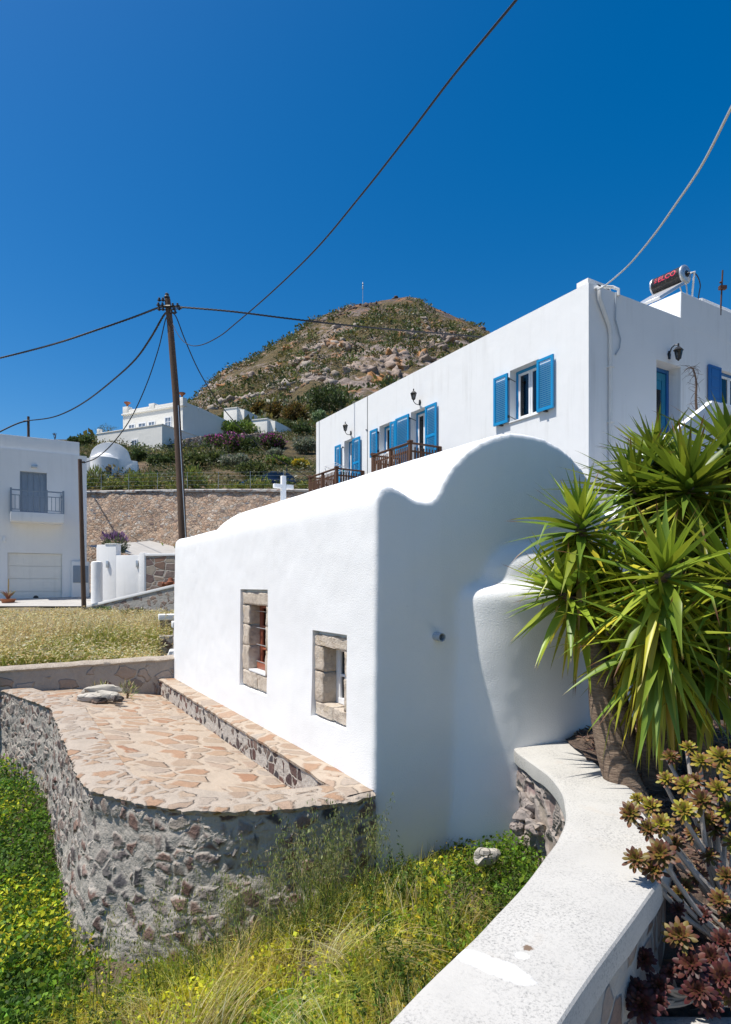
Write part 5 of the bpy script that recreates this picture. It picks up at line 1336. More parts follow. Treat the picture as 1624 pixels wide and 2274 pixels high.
# named shrubs of the slope, seen one by one (photo px centre x, foot y, width px, height px)
slope = [
 ('bougainvillea', 508, 1002, 96, 40, 'MAG', 'large bougainvillea bush covered with magenta flowers below the mansion', 'flowering shrub'),
 ('bougainvillea', 606, 998, 58, 32, 'MAG', 'smaller magenta bougainvillea bush to the right of the larger one', 'flowering shrub'),
 ('fig_bush', 534, 968, 96, 34, BRIGHT, 'broad light green leafy bush above the magenta bougainvillea', 'shrub'),
 ('juniper_bush', 441, 972, 50, 40, DARK, 'dark wind bent bush against the mansion side wall', 'shrub'),
 ('myrtle_bush', 556, 1006, 42, 38, DARK, 'dark green bush standing between the two bougainvilleas', 'shrub'),
 ('sage_mound', 524, 1042, 70, 32, GREY, 'pale grey green mound in the middle of the slope', 'shrub'),
 ('broom_bush', 562, 1060, 84, 38, OLIVE, 'wide olive green bush just left above the parked car', 'shrub'),
 ('spurge_bush', 622, 1036, 66, 24, BRIGHT, 'bright yellow green low bush right of the grey mound', 'shrub'),
 ('yellow_broom', 668, 1040, 40, 20, YEL, 'low bush covered with yellow flowers near the house end', 'flowering shrub'),
 ('wormwood_bush', 676, 1008, 56, 40, GREY, 'silvery green bush close to the far end of the blue shuttered house', 'shrub'),
 ('wormwood_bush', 610, 1022, 46, 26, GREY, 'small silvery tuft under the smaller bougainvillea', 'shrub'),
 ('heather_bush', 575, 934, 50, 44, RUSTY, 'rusty brown bush leftmost above the low outbuilding', 'shrub'),
 ('heather_bush', 612, 938, 52, 48, RUSTY, 'rusty orange bush directly above the low outbuilding', 'shrub'),
 ('heather_bush', 654, 942, 60, 52, RUSTY, 'rusty brown bush left of the big dark carob', 'shrub'),
 ('laurel_bush', 630, 958, 56, 26, OLIVE, 'low olive bush at the right corner of the low outbuilding', 'shrub'),
 ('laurel_bush', 672, 968, 46, 24, DARK, 'dark low bush near the far top corner of the blue shuttered house', 'shrub'),
 ('prickly_pear', 712, 938, 36, 26, [(.22, .30, .16), (.16, .24, .10)], 'pale green prickly pear clump under the big dark carob', 'cactus'),
 ('carob_tree', 730, 924, 92, 74, DARK, 'big rounded dark green carob on the lower hillside above the house roof', 'tree'),
 ('lentisk_bush', 432, 1040, 60, 34, OLIVE, 'olive green bush right of the tall utility pole', 'shrub'),
 ('lentisk_bush', 480, 1034, 60, 32, OLIVE, 'olive green bush in the middle left of the grey mound', 'shrub'),
 ('lentisk_bush', 352, 1034, 50, 24, DARK, 'dark low bush left of the tall utility pole below the mansion', 'shrub'),
 ('lentisk_bush', 305, 1024, 46, 24, DARK, 'dark low bush right of the small distant chapel', 'shrub'),
 ('lentisk_bush', 385, 1026, 40, 22, OLIVE, 'low bush hidden partly by the tall utility pole', 'shrub'),
 ('lentisk_bush', 468, 1010, 36, 22, DARK, 'dark round bush under the left part of the big bougainvillea', 'shrub'),
 ('lentisk_bush', 345, 1062, 30, 14, DARK, 'small dark tuft on the bare earth left of the utility pole', 'shrub'),
 ('mastic_bush', 386, 968, 26, 30, BRIGHT, 'small bright bush in front of the mansion corner behind the pole', 'shrub'),
 ('tamarisk_tree', 236, 985, 50, 48, [(.12, .15, .07), (.10, .12, .05)], 'feathery grey green tree left behind the mansion', 'tree'),
 ('tamarisk_tree', 264, 975, 34, 52, RUSTY, 'brownish feathery tree touching the mansion left end', 'tree'),
 ('cypress_bush', 165, 990, 30, 20, DARK, 'small dark bush above the garage house roof', 'shrub'),
 ('cypress_bush', 195, 990, 34, 20, DARK, 'dark bush just left of the tamarisk behind the garage house', 'shrub'),
]
for i, (nm, x, yb, wpx, hpx, base, lab, cat) in enumerate(slope):
    c = on_hill(x, yb); D = c.y; w = wpx / F * D / 2; h = hpx / F * D
    tree = cat == 'tree'; feathery = nm == 'tamarisk_tree'
    lb = lobes_rand(w, h * .58, 9 if wpx > 50 else 6, 100 + i)
    lb = [(a, b * .7, max(z, .3 * h), rx, ry * .8, rz) for a, b, z, rx, ry, rz in lb]
    n = int(np.clip(wpx * hpx * .9, 260, 2600)); L = (.10 if feathery else .17) * D / 40
    bs = DARK + OLIVE if base == 'MAG' else base
    t = shrub(nm, c, lab, cat, None, n if not feathery else n // 2, lb, L, bs, 200 + i, stem=9 if feathery else 5, wratio=.25 if feathery else .5)
    if base == 'MAG':
        v, f, col = shrub_arrays(int(n * .24), [(a, b - .05, z + .12, rx * 1.06, ry * 1.06, rz * 1.06) for a, b, z, rx, ry, rz in lb], L * .75, [(.30, .05, .20), (.40, .09, .29), (.20, .04, .16)], 300 + i, wratio=.9, shell=.85)
        np_obj('blossom', v + np.array(c), f, M['leaf'], t, col)
    if base is YEL:
        v, f, col = shrub_arrays(n, lb, L * .6, [(.60, .42, .02)], 300 + i, wratio=.9, shell=.85); np_obj('blossom', v + np.array(c), f, M['leaf'], t, col)
def bare_tree(px_, py_, hp, label, seed, D=None):
    c = on_hill(px_, py_) if D is None else at(px_, py_, D); h = hp / F * c.y; t = thing('bare_tree', c, label, 'tree'); b = MB(); rr = random.Random(seed)
    def br(p, d, L, r, k):
        q = p + d * L; b.tube([p, p.lerp(q, .5) + V(rr.uniform(-1, 1), 0, rr.uniform(-1, 1)) * L * .06, q], [r, r * .8, r * .6], 5)
        if k:
            for j in range(3): br(q, (d + V(rr.uniform(-.8, .8), rr.uniform(-.5, .5), rr.uniform(-.2, .6))).normalized(), L * rr.uniform(.6, .8), r * .55, k - 1)
    br(c, V(0, 0, 1), h * .32, .09, 4); b.build('branches', M['pole'], t)
bare_tree(122, 984, 26, 'small leafless tree above the garage house roof', 4)
# scattered scrub over the whole hillside: uncountable cover
def scrub_part(rg, p, Rr, bc, K, ls):
    n = len(p); d = unit(rg.normal(size=(n, K, 3))); d[..., 2] = np.abs(d[..., 2]); rr = rg.uniform(.45, 1.0, (n, K, 1))
    c = p[:, None, :] + d * rr * Rr[:, None, None] * np.array([1, 1, .75])
    L = (Rr[:, None] * ls * rg.uniform(.30, .6, (n, K))).ravel()
    cols = np.repeat(bc, K, 0) * rg.uniform(.65, 1.35, (n * K, 1))
    return leaves(c.reshape(-1, 3), (d + rg.normal(size=d.shape) * .6).reshape(-1, 3), L, L * .6, cols, rg=rg)
def hill_scrub():
    rg = np.random.default_rng(5); parts = []
    N = 30000; q = rg.random(N); y = 41 + (268 - 41) * q ** 1.15; u = rg.uniform(-.47, .30, N); x = u * y
    z = hill_h(x, y); p = np.stack([x, y, z], -1)
    dens = fbm(p, .045, 3, 21) * .55 + fbm(p, .14, 2, 22) * .45
    keep = dens > np.where(y < 90, .37, .47); p = p[keep]; n = len(p)
    near = p[:, 1] < 80
    Rr = rg.gamma(1.9, .40, n) * np.where(near, .75, 1.0) * (.55 + p[:, 1] / 320); Rr = np.clip(Rr, .22, 2.4)
    base = np.array(OLIVE + DARK + [(.16, .14, .04), (.19, .145, .05), (.20, .19, .12), (.13, .125, .03), (.11, .13, .035)])
    bc = base[rg.integers(0, len(base), n)] * rg.uniform(.7, 1.3, (n, 1))
    parts = []
    for sel, K, ls in ((near, 60, .42), (~near, 16, 1.0)):
        parts.append(scrub_part(rg, p[sel], Rr[sel], bc[sel], K, ls))
    v, f, col = merge(parts)
    o = np_obj('hillside_scrub', v, f, M['leaf'], None, col); props(o, 'low olive and grey scrub covering the hillside', 'scrub', None, 'stuff')
    # outcrops and loose rock
    N = 7000; y = 95 + 165 * rg.random(N); u = rg.uniform(-.30, .24, N); x = u * y; z = hill_h(x, y); p = np.stack([x, y, z], -1)
    keep = (fbm(p, .05, 3, 31) > .545); p = p[keep]; n = len(p); R = np.clip(rg.gamma(1.6, .24, n) + .12, 0, 1.3)
    ico = bmesh.new(); bmesh.ops.create_icosphere(ico, subdivisions=1, radius=1); iv = np.array([v.co[:] for v in ico.verts]); ifc = np.array([[v.index for v in f.verts] for f in ico.faces]); ico.free()
    m = len(iv); jit = 1 + rg.normal(size=(n, m, 1)) * .22; sc = rg.uniform(.6, 1.5, (n, 1, 3)) * R[:, None, None]
    v = p[:, None, :] + iv[None] * jit * sc * np.array([1, 1, .8])
    f = (ifc[None] + (np.arange(n) * m)[:, None, None]).reshape(-1, 3)
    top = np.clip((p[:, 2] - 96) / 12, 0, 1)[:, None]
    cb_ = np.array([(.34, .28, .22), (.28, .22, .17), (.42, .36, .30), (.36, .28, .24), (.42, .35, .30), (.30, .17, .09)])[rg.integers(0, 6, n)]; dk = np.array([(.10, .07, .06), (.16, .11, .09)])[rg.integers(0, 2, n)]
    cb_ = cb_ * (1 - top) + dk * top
    V_, F_, C_ = [v.reshape(-1, 3)], [f], [np.repeat(cb_, m, 0)]; base_ = len(V_[0])
    ico = bmesh.new(); bmesh.ops.create_icosphere(ico, subdivisions=4, radius=1); iv = np.array([q.co[:] for q in ico.verts]); ifc = np.array([[q.index for q in g_.verts] for g_ in ico.faces]); ico.free()
    for k, (x, y, r) in enumerate([(852, 806, 5.5), (872, 786, 4.5), (935, 792, 5.5), (905, 812, 4.0), (800, 818, 4.5), (958, 768, 4.5), (985, 748, 4.0), (1010, 742, 3.6), (835, 846, 4.5), (775, 772, 4.0), (740, 760, 3.4), (700, 775, 3.6), (882, 836, 4.0), (670, 800, 3.2), (620, 812, 3.4), (560, 838, 3.4), (905, 745, 3.4), (960, 715, 3.4), (500, 858, 3.0), (640, 775, 3.0), (1030, 735, 3.2)]):
        c_ = np.array(on_hill(x, y)); rd = lambda sc_, se: (np.abs(2 * vnoise(iv + k * 5, sc_, se) - 1))[:, None]
        q = iv * (.62 + .8 * (fbm(iv + k * 7, 1.5, 2, k)[:, None] - .4) + .75 * rd(2.2, k + .3) + .45 * rd(5.0, k + 1.7) + .30 * rd(10.0, k + 2.9) - .35)
        q = q * np.array([1.25, .9, .85]) * r * .85 + c_ + np.array([0, r * .25, -r * .30]); lic = fbm(q, .22, 3, 71); cr_ = fbm(q, .9, 3, 72)
        cc = np.array([.40, .31, .255])[None] * (.45 + .9 * cr_)[:, None]; cc = np.where((lic > .56)[:, None], np.array([.38, .19, .075])[None] * (.6 + .8 * cr_)[:, None], cc)
        V_.append(q); F_.append(ifc + base_); C_.append(cc); base_ += len(q)
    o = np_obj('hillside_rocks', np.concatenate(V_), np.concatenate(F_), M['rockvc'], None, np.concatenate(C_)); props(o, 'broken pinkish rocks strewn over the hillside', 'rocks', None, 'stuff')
M['rockvc'] = vcol('hill_rock', .95, 0, .15, 3)
hill_scrub()
# lavender by the lane
c = at(256, 1232, 26.6)
t = shrub('lavender_bush', c, 'purple flowering lavender growing behind the boundary wall by the lane', 'flowering shrub', None, 900, [(0, 0, .45, .45, .4, .42), (-.2, 0, .3, .3, .3, .3), (.25, 0, .35, .3, .3, .3)], .16, [(.10, .14, .06), (.16, .19, .10)], 77, wratio=.2, up=1.2)
rg = np.random.default_rng(8); n = 240; a = rg.uniform(0, 6.28, n); r = rg.uniform(.05, .55, n); p = np.stack([r * np.cos(a), r * np.sin(a) * .8, .55 + .3 * rg.random(n)], -1) + np.array(c)
d = np.stack([np.cos(a) * r, np.sin(a) * r, 1 + 0 * a], -1); v, f, col = leaves(p, d, rg.uniform(.15, .3, n), rg.uniform(.04, .06, n), pal([(.22, .12, .26), (.30, .17, .33)], n), rg=rg); np_obj('blossom', v, f, M['leaf'], t, col)
# weeds at the foot of the retaining wall
rg = np.random.default_rng(9); n = 1500; f_ = rg.uniform(.25, .62, n); pp = np.array([tuple(ret_pt(q)) for q in f_]); pp[:, 1] -= rg.uniform(.5, 1.3, n); pp[:, 2] = lane_h(pp[:, 0], pp[:, 1])
msk = fbm(pp, .9, 2, 3) > .5; pp = pp[msk]; n = len(pp); H_ = rg.uniform(.1, .5, n)
v, f, col = blades(pp, H_, rg.normal(size=(n, 2)) * .5, np.full(n, .09), pal(BRIGHT, n), pal(BRIGHT + YEL, n), 2)
props(np_obj('lane_weeds', v, f, M['grass'], None, col), 'green weeds along the foot of the retaining wall', 'weeds', None, 'stuff')

# ------------------------------------------------------------------ dry field grass
def field_grass():
    rg = np.random.default_rng(12); N = 70000
    y = 10.6 + 9.5 * rg.random(N) ** 1.2; u = rg.uniform(-.66, -.29, N); x = u * y
    ok = (x < -3.3 - (y - 10.7) * .10)
    d_ = np.array([P1.x - P0.x, P1.y - P0.y]); d_ /= np.linalg.norm(d_); side = (x - P0.x) * (-d_[1]) + (y - P0.y) * d_[0]
    back = -((x - P0.x) * LW.e2.x + (y - P0.y) * LW.e2.y)
    ok &= (back > .45) & ~((x / y > -.348) & (y < 13.3))
    x, y, back = x[ok], y[ok], back[ok]; z = field_h(x, y); p = np.stack([x, y, z], -1); k_ = rg.random(len(x)) < .25 + 1.5 * np.clip(fbm(p, 1.3, 2, 25) - .3, 0, 1); p, x, y, back = p[k_], x[k_], y[k_], back[k_]; n = len(x)
    g = fbm(p, .45, 3, 5); right = np.clip((x + 7.0) / 3.0, 0, 1)
    green = (g + right * .22 - np.clip(back - 1.0, 0, 3) * .02 + rg.normal(size=n) * .08) > .54
    H_ = rg.uniform(.25, .85, n) * np.where(green, .75, 1.0) * np.clip(.5 + back * .3, .5, 1.15) * (.45 + 1.05 * fbm(p, .8, 2, 15)) * np.clip((18.0 - y) / 4, .30, 1)
    lean = rg.normal(size=(n, 2)) * .28 + np.array([.18, -.05])
    c0 = np.where(green[:, None], pal([(.15, .19, .03), (.26, .27, .05)], n), pal([(.46, .34, .10), (.54, .40, .14)], n)); c1 = np.where(green[:, None], pal([(.28, .33, .05), (.44, .42, .10)], n), pal(STRAW, n))
    parts = [blades(p, H_, lean, np.full(n, .013) + .0008 * y, c0, c1, 3, .4)]
    m = rg.random(n) < .55; q = p[m].copy(); Hm = H_[m]; q[:, :2] += lean[m] * Hm[:, None] * .95; q[:, 2] += Hm * (1 - .4 * np.linalg.norm(lean[m], axis=1)) * .95; k = len(q)
    for j in range(2):
        dd_ = np.stack([rg.normal(size=k) * .8, rg.normal(size=k) * .8, rg.uniform(-.4, .7, k)], -1)
        parts.append(leaves(q, dd_, rg.uniform(.04, .09, k), rg.uniform(.016, .03, k), pal(STRAW, k, .2)))
    v, f, c = merge(parts); props(np_obj('dry_grass', v, f, M['grass'], None, c), 'sunlit straw coloured dry grass filling the field', 'grass', None, 'stuff')
field_grass()
for k, (x, y, lab) in enumerate([(222, 1540, 'dry tuft of grass growing behind the stone heap on the terrace'), (283, 1535, 'thin dry tuft of grass right of the stone heap on the terrace')]):
    c = at(x, y, 9.75); c.z = -1.80; shrub('grass_tuft', c, lab, 'grass tuft', None, 140, [(0, 0, .10, .12, .08, .12)], .10, STRAW + BRIGHT, 500 + k, wratio=.08, up=1.4)
for k, (x, y, D, w, h, base, lab) in enumerate([
    (365, 1408, 14.6, .42, .80, STRAW + [(.20, .22, .06)], 'tall pale dried weed standing left of the stone gate pier'),
    (338, 1432, 13.2, .40, .42, BRIGHT, 'low bright green weed in front of the pale dried weed'),
    (225, 1372, 20.5, .45, .30, DARK + BRIGHT, 'dark green weed at the foot of the short pole'),
    (295, 1368, 19.0, .5, .35, OLIVE + STRAW, 'mixed green and straw weed under the ramp wall')]):
    c = at(x, y, D); c.z = float(field_h([c.x], [c.y])[0]) - .05
    shrub('field_weed', c, lab, 'weed', None, 900, lobes_rand(w, h * .6, 6, 60 + k), .07, base, 400 + k, wratio=.3, up=.8)
# rubble along the forecourt edge
for k, (x, y, D, s) in enumerate([(62, 1362, 21.5, .16), (88, 1364, 21.3, .20), (105, 1367, 21.1, .14), (128, 1366, 21.3, .12), (40, 1360, 21.6, .13)]):
    boulder('rubble_stone', at(x, y, D), (s * 1.3, s, s * .7), (0, 0, k), M['dry_stone'], 'dark rubble stone lying at the edge of the garage forecourt', 'rubble at the forecourt edge', 70 + k)

# ------------------------------------------------------------------ garden weeds in the foreground
OPA = np.array([(p.x, p.y) for p in op[::5]]); ONA = np.array([(n.x, n.y) for n in on[::5]])
LCA = np.array([(p.x, p.y) for p in resample(Lc, .05)])
def in_garden(x, y):
    q = np.stack([x, y], -1); ok = np.ones(len(x), bool)
    for s in range(0, len(q), 4000):
        qq = q[s:s + 4000]
        i = np.argmin(((qq[:, None] - OPA[None]) ** 2).sum(-1), 1); dd_ = ((qq - OPA[i]) * ONA[i]).sum(-1)
        j = np.argmin(((qq[:, None] - LCA[None]) ** 2).sum(-1), 1)
        lx = LCA[j, 0]; ok[s:s + 4000] = np.where(qq[:, 0] < .05, dd_ > .10, True) & (qq[:, 0] < lx - .03 - np.where(qq[:, 1] < 4, (qq[:, 1] - LCA[j, 1]) * .0, 0))
    out = (x - .087) * .508 - (y - 4.88) * .861; t = (x - .087) * .861 + (y - 4.88) * .508
    ok &= np.where(x > .03, out > .06, True)
    ok &= ~((t > .8) & (((t - 1.70) / 1.05) ** 2 + ((out + .12) / .56) ** 2 < 1))
    # keep on the garden side of the coping
    return ok
def garden():
    rg = np.random.default_rng(31); parts = []
    def sample(N, ylo=1.9, yhi=10.5):
        y = ylo + (yhi - ylo) * rg.random(N) ** 1.5; u = rg.uniform(-.80, .34, N); x = u * y
        vis = (-2.0 / np.maximum(y, .1)) > -1.05
        ok = in_garden(x, y); x, y = x[ok], y[ok]; return np.stack([x, y, yard_h(x, y)], -1)
    def zones(p):
        x, y = p[:, 0], p[:, 1]
        left = np.clip((-1.9 - x) / .6, 0, 1)
        dist = np.min(np.sqrt(((p[:, None, :2] - LCA[None, ::4]) ** 2).sum(-1)), 1)
        wall = np.clip(1 - dist / .75, 0, 1)
        n1 = fbm(p, 1.0, 3, 2); n2 = fbm(p, 3.2, 2, 3)
        yel = np.clip((n1 - .40) * 3.4 + .62 - left * .95 - wall * .85 + np.clip(1 - np.abs(x - .1) / 1.2, 0, 1) * .35, 0, 1)
        bare = (n2 * .6 + fbm(p, 1.9, 2, 9) * .4) > .565 + left * .12
        yel = yel * (1 - .5 * left); return left, wall, yel, bare, n1
    # low leafy weeds
    p = sample(260000); left, wall, yel, bare, n1 = zones(p)
    k = rg.random(len(p)) < np.where(bare, .14, .42 + .65 * np.maximum(np.maximum(left, wall), 1 - yel)); p, left, wall, yel, n1 = p[k], left[k], wall[k], yel[k], n1[k]; n = len(p)
    hh = rg.random(n) ** .8 * (.07 + .13 * left + .12 * wall + .10 * (n1 > .55)); p[:, 2] += hh
    g = pal([(.12, .25, .022), (.17, .31, .025), (.095, .20, .02), (.23, .33, .028)], n); yl = pal([(.50, .54, .035), (.58, .54, .04), (.42, .48, .03)], n)
    dk = pal([(.065, .13, .025), (.09, .18, .03)], n)
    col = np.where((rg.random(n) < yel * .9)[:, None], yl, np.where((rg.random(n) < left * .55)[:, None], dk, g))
    d = unit(rg.normal(size=(n, 3)) * np.array([1, 1, .5]) + np.array([0, 0, .45])); L = rg.uniform(.018, .05, n) * (1 + .35 * left)
    parts.append(leaves(p, d, L, L * rg.uniform(.4, .75, n), col))
    # long lying grass
    p = sample(95000); left, wall, yel, bare, n1 = zones(p)
    k = rg.random(len(p)) < np.where(bare, .22, .28 + .75 * yel - .15 * left); p, left, wall, yel, n1 = p[k], left[k], wall[k], yel[k], n1[k]; n = len(p)
    H_ = rg.uniform(.07, .27, n) * (.6 + .8 * n1); flow = fbm(p, .9, 2, 17) * 6.28
    lean = np.stack([np.cos(flow) * .5 + .45, np.sin(flow) * .5 - .25], -1) * rg.uniform(.2, 1.2, (n, 1)) + rg.normal(size=(n, 2)) * .45
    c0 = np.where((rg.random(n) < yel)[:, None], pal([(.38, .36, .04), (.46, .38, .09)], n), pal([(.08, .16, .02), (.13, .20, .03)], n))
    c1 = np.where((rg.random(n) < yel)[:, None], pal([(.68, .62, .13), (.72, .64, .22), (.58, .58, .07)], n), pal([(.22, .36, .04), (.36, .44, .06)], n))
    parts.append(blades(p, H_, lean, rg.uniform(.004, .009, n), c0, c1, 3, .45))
    # upright leafy stalks of taller weeds
    p = sample(3600); left, wall, yel, bare, n1 = zones(p); k = (fbm(p, 1.4, 2, 44) > .52) & (rg.random(len(p)) < .75); p = p[k]; n = len(p)
    Hs = rg.uniform(.12, .38, n); lean = rg.normal(size=(n, 2)) * .25
    parts.append(blades(p, Hs, lean, np.full(n, .005), pal([(.07, .11, .02)], n), pal([(.10, .16, .03)], n), 3, .3))
    for q in np.linspace(.15, 1, 13):
        pos = p.copy(); pos[:, :2] += lean * (Hs * q ** 1.7)[:, None]; pos[:, 2] += Hs * q
        for _ in range(3):
            d = unit(rg.normal(size=(n, 3)) + np.array([0, 0, .5])); L = rg.uniform(.025, .05, n) * (1.15 - .6 * q)
            parts.append(leaves(pos, d, L, L * .42, pal([(.07, .13, .02), (.10, .17, .025), (.055, .10, .018)], n)))
    # bundles of bleached straw lying over the middle of the garden
    rs = np.random.default_rng(91)
    for k in range(46):
        cx_, cy_ = rs.uniform(-1.5, .75), rs.uniform(2.2, 4.6)
        m = int(rs.integers(50, 150)); p = np.stack([cx_ + rs.normal(size=m) * .10, cy_ + rs.normal(size=m) * .10, np.zeros(m)], -1); p = p[in_garden(p[:, 0], p[:, 1])]; m = len(p)
        if m < 20: continue
        p[:, 2] = yard_h(p[:, 0], p[:, 1]) + .03; a = rs.uniform(0, 6.28); dirv = np.array([math.cos(a), math.sin(a) * .7]) * rs.uniform(.5, 1.3) + np.array([.35, -.15])
        sc = pal([(.62, .52, .22), (.50, .46, .10), (.70, .62, .34)], m) if k % 3 else pal([(.34, .42, .06), (.44, .48, .08)], m)
        parts.append(blades(p, rs.uniform(.16, .42, m), dirv[None] + rs.normal(size=(m, 2)) * .22, rs.uniform(.004, .008, m), sc * .8, sc, 4, .5))
    # yellow flowers
    p = sample(900); left, wall, yel, bare, n1 = zones(p); k = (fbm(p, 2, 2, 51) > .52); p = p[k]; p[:, 2] += rg.uniform(.08, .26, len(p)); n = len(p)
    for _ in range(3): parts.append(leaves(p, rg.normal(size=(n, 3)) + np.array([0, 0, .6]), rg.uniform(.008, .016, n), rg.uniform(.008, .016, n), pal([(.75, .50, .02), (.70, .58, .04)], n, .1)))
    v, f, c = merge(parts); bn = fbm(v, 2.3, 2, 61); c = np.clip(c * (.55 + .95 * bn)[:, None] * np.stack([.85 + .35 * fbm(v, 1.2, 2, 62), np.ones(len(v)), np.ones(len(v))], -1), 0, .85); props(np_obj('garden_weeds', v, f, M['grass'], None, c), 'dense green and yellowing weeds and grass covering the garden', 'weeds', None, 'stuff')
garden()
# dry litter on the bare patches
def litter():
    rg = np.random.default_rng(71); N = 9000; y = 1.9 + 4.5 * rg.random(N); x = rg.uniform(-3, 1.2, N); ok = in_garden(x, y); x, y = x[ok], y[ok]
    p = np.stack([x, y, yard_h(x, y) + .006], -1); n = len(p); d = np.stack([rg.normal(size=n), rg.normal(size=n), rg.uniform(-.05, .25, n)], -1)
    v, f, c = leaves(p, d, rg.uniform(.03, .10, n), rg.uniform(.003, .012, n), pal([(.34, .26, .16), (.26, .17, .11), (.42, .34, .22), (.20, .13, .10)], n))
    props(np_obj('dry_litter', v, f, M['grass'], None, c), 'dry stalks and litter on the bare garden soil', 'litter', None, 'stuff')
    N = 7000; y = rg.uniform(2.85, 6, N); x = rg.uniform(1.5, 4.5, N); p = np.stack([x, y, bed_h(x, y) + .008], -1); j = np.argmin(np.abs(y[:, None] - np.array([q.y for q in Rc])[None]), 1); ok = x > np.array([q.x for q in Rc])[j] + .05; p = p[ok]; n = len(p)
    d = np.stack([rg.normal(size=n), rg.normal(size=n), rg.uniform(-.05, .3, n)], -1)
    v, f, c = leaves(p, d, rg.uniform(.03, .12, n), rg.uniform(.008, .028, n), pal([(.36, .22, .15), (.26, .15, .10), (.42, .30, .22), (.16, .09, .07)], n))
    props(np_obj('leaf_litter', v, f, M['grass'], None, c), 'dry fallen leaves on the soil under the succulents', 'litter', None, 'stuff')
litter()
# wild oats with hanging spikelets in front of the terrace wall
def oats(seed, spots, label):
    rg = np.random.default_rng(seed); parts = []; 
    for (cx_, cy_, n, h0, h1, spread) in spots:
        p = np.stack([cx_ + rg.normal(size=n) * spread, cy_ + rg.normal(size=n) * spread * .35, np.zeros(n)], -1)
        ok = in_garden(p[:, 0], p[:, 1]); p = p[ok]; n = len(p); p[:, 2] = yard_h(p[:, 0], p[:, 1])
        H_ = rg.uniform(h0, h1, n); lean = rg.normal(size=(n, 2)) * .16 + np.array([.05, -.03])
        cst = pal([(.16, .20, .05), (.24, .25, .08), (.34, .30, .12)], n)
        parts.append(blades(p, H_, lean, np.full(n, .0055), cst, cst * 1.15, 5, .25))
        for q in np.linspace(.62, 1.0, 8):
            pos = p.copy(); pos[:, :2] += lean * (H_ * q ** 1.7)[:, None]; ll = np.linalg.norm(lean, axis=1); pos[:, 2] += H_ * q * (1 - .25 * ll * q)
            for _ in range(3):
                a = rg.uniform(0, 6.28, n); r = rg.uniform(.02, .085, n) * (1.25 - q * .7); tip = pos + np.stack([np.cos(a) * r, np.sin(a) * r, rg.uniform(-.02, .03, n)], -1)
                dd_ = tip - pos; parts.append(leaves(pos, dd_, np.linalg.norm(dd_, axis=1), np.full(n, .0028), cst, 0))
                d = np.stack([rg.normal(size=n) * .18, rg.normal(size=n) * .18, -np.ones(n)], -1); L = rg.uniform(.022, .036, n)
                parts.append(leaves(tip, d, L, L * .32, pal([(.30, .34, .12), (.42, .42, .20), (.22, .28, .08)], n)))
        m = n * 3; pb = np.repeat(p, 3, 0) + rg.normal(size=(m, 3)) * np.array([.03, .02, 0]); Hb = rg.uniform(.2, .55, m)
        parts.append(blades(pb, Hb, rg.normal(size=(m, 2)) * .5, rg.uniform(.008, .016, m), pal([(.06, .11, .02), (.09, .15, .03)], m), pal([(.14, .21, .05), (.24, .28, .08)], m), 4, .6))
    v, f, c = merge(parts); props(np_obj('wild_oats', v, f, M['grass'], None, c), label, 'grass', None, 'stuff')
oats(81, [(-.50, 4.25, 40, .55, .98, .20), (-.22, 4.40, 26, .5, .95, .16), (-.85, 4.15, 26, .5, .80, .2), (.05, 4.55, 8, .45, .75, .10), (-1.35, 4.12, 9, .5, .9, .15), (-1.85, 3.95, 7, .6, .95, .12)], 'tall green wild oats with hanging spikelets in front of the terrace wall')

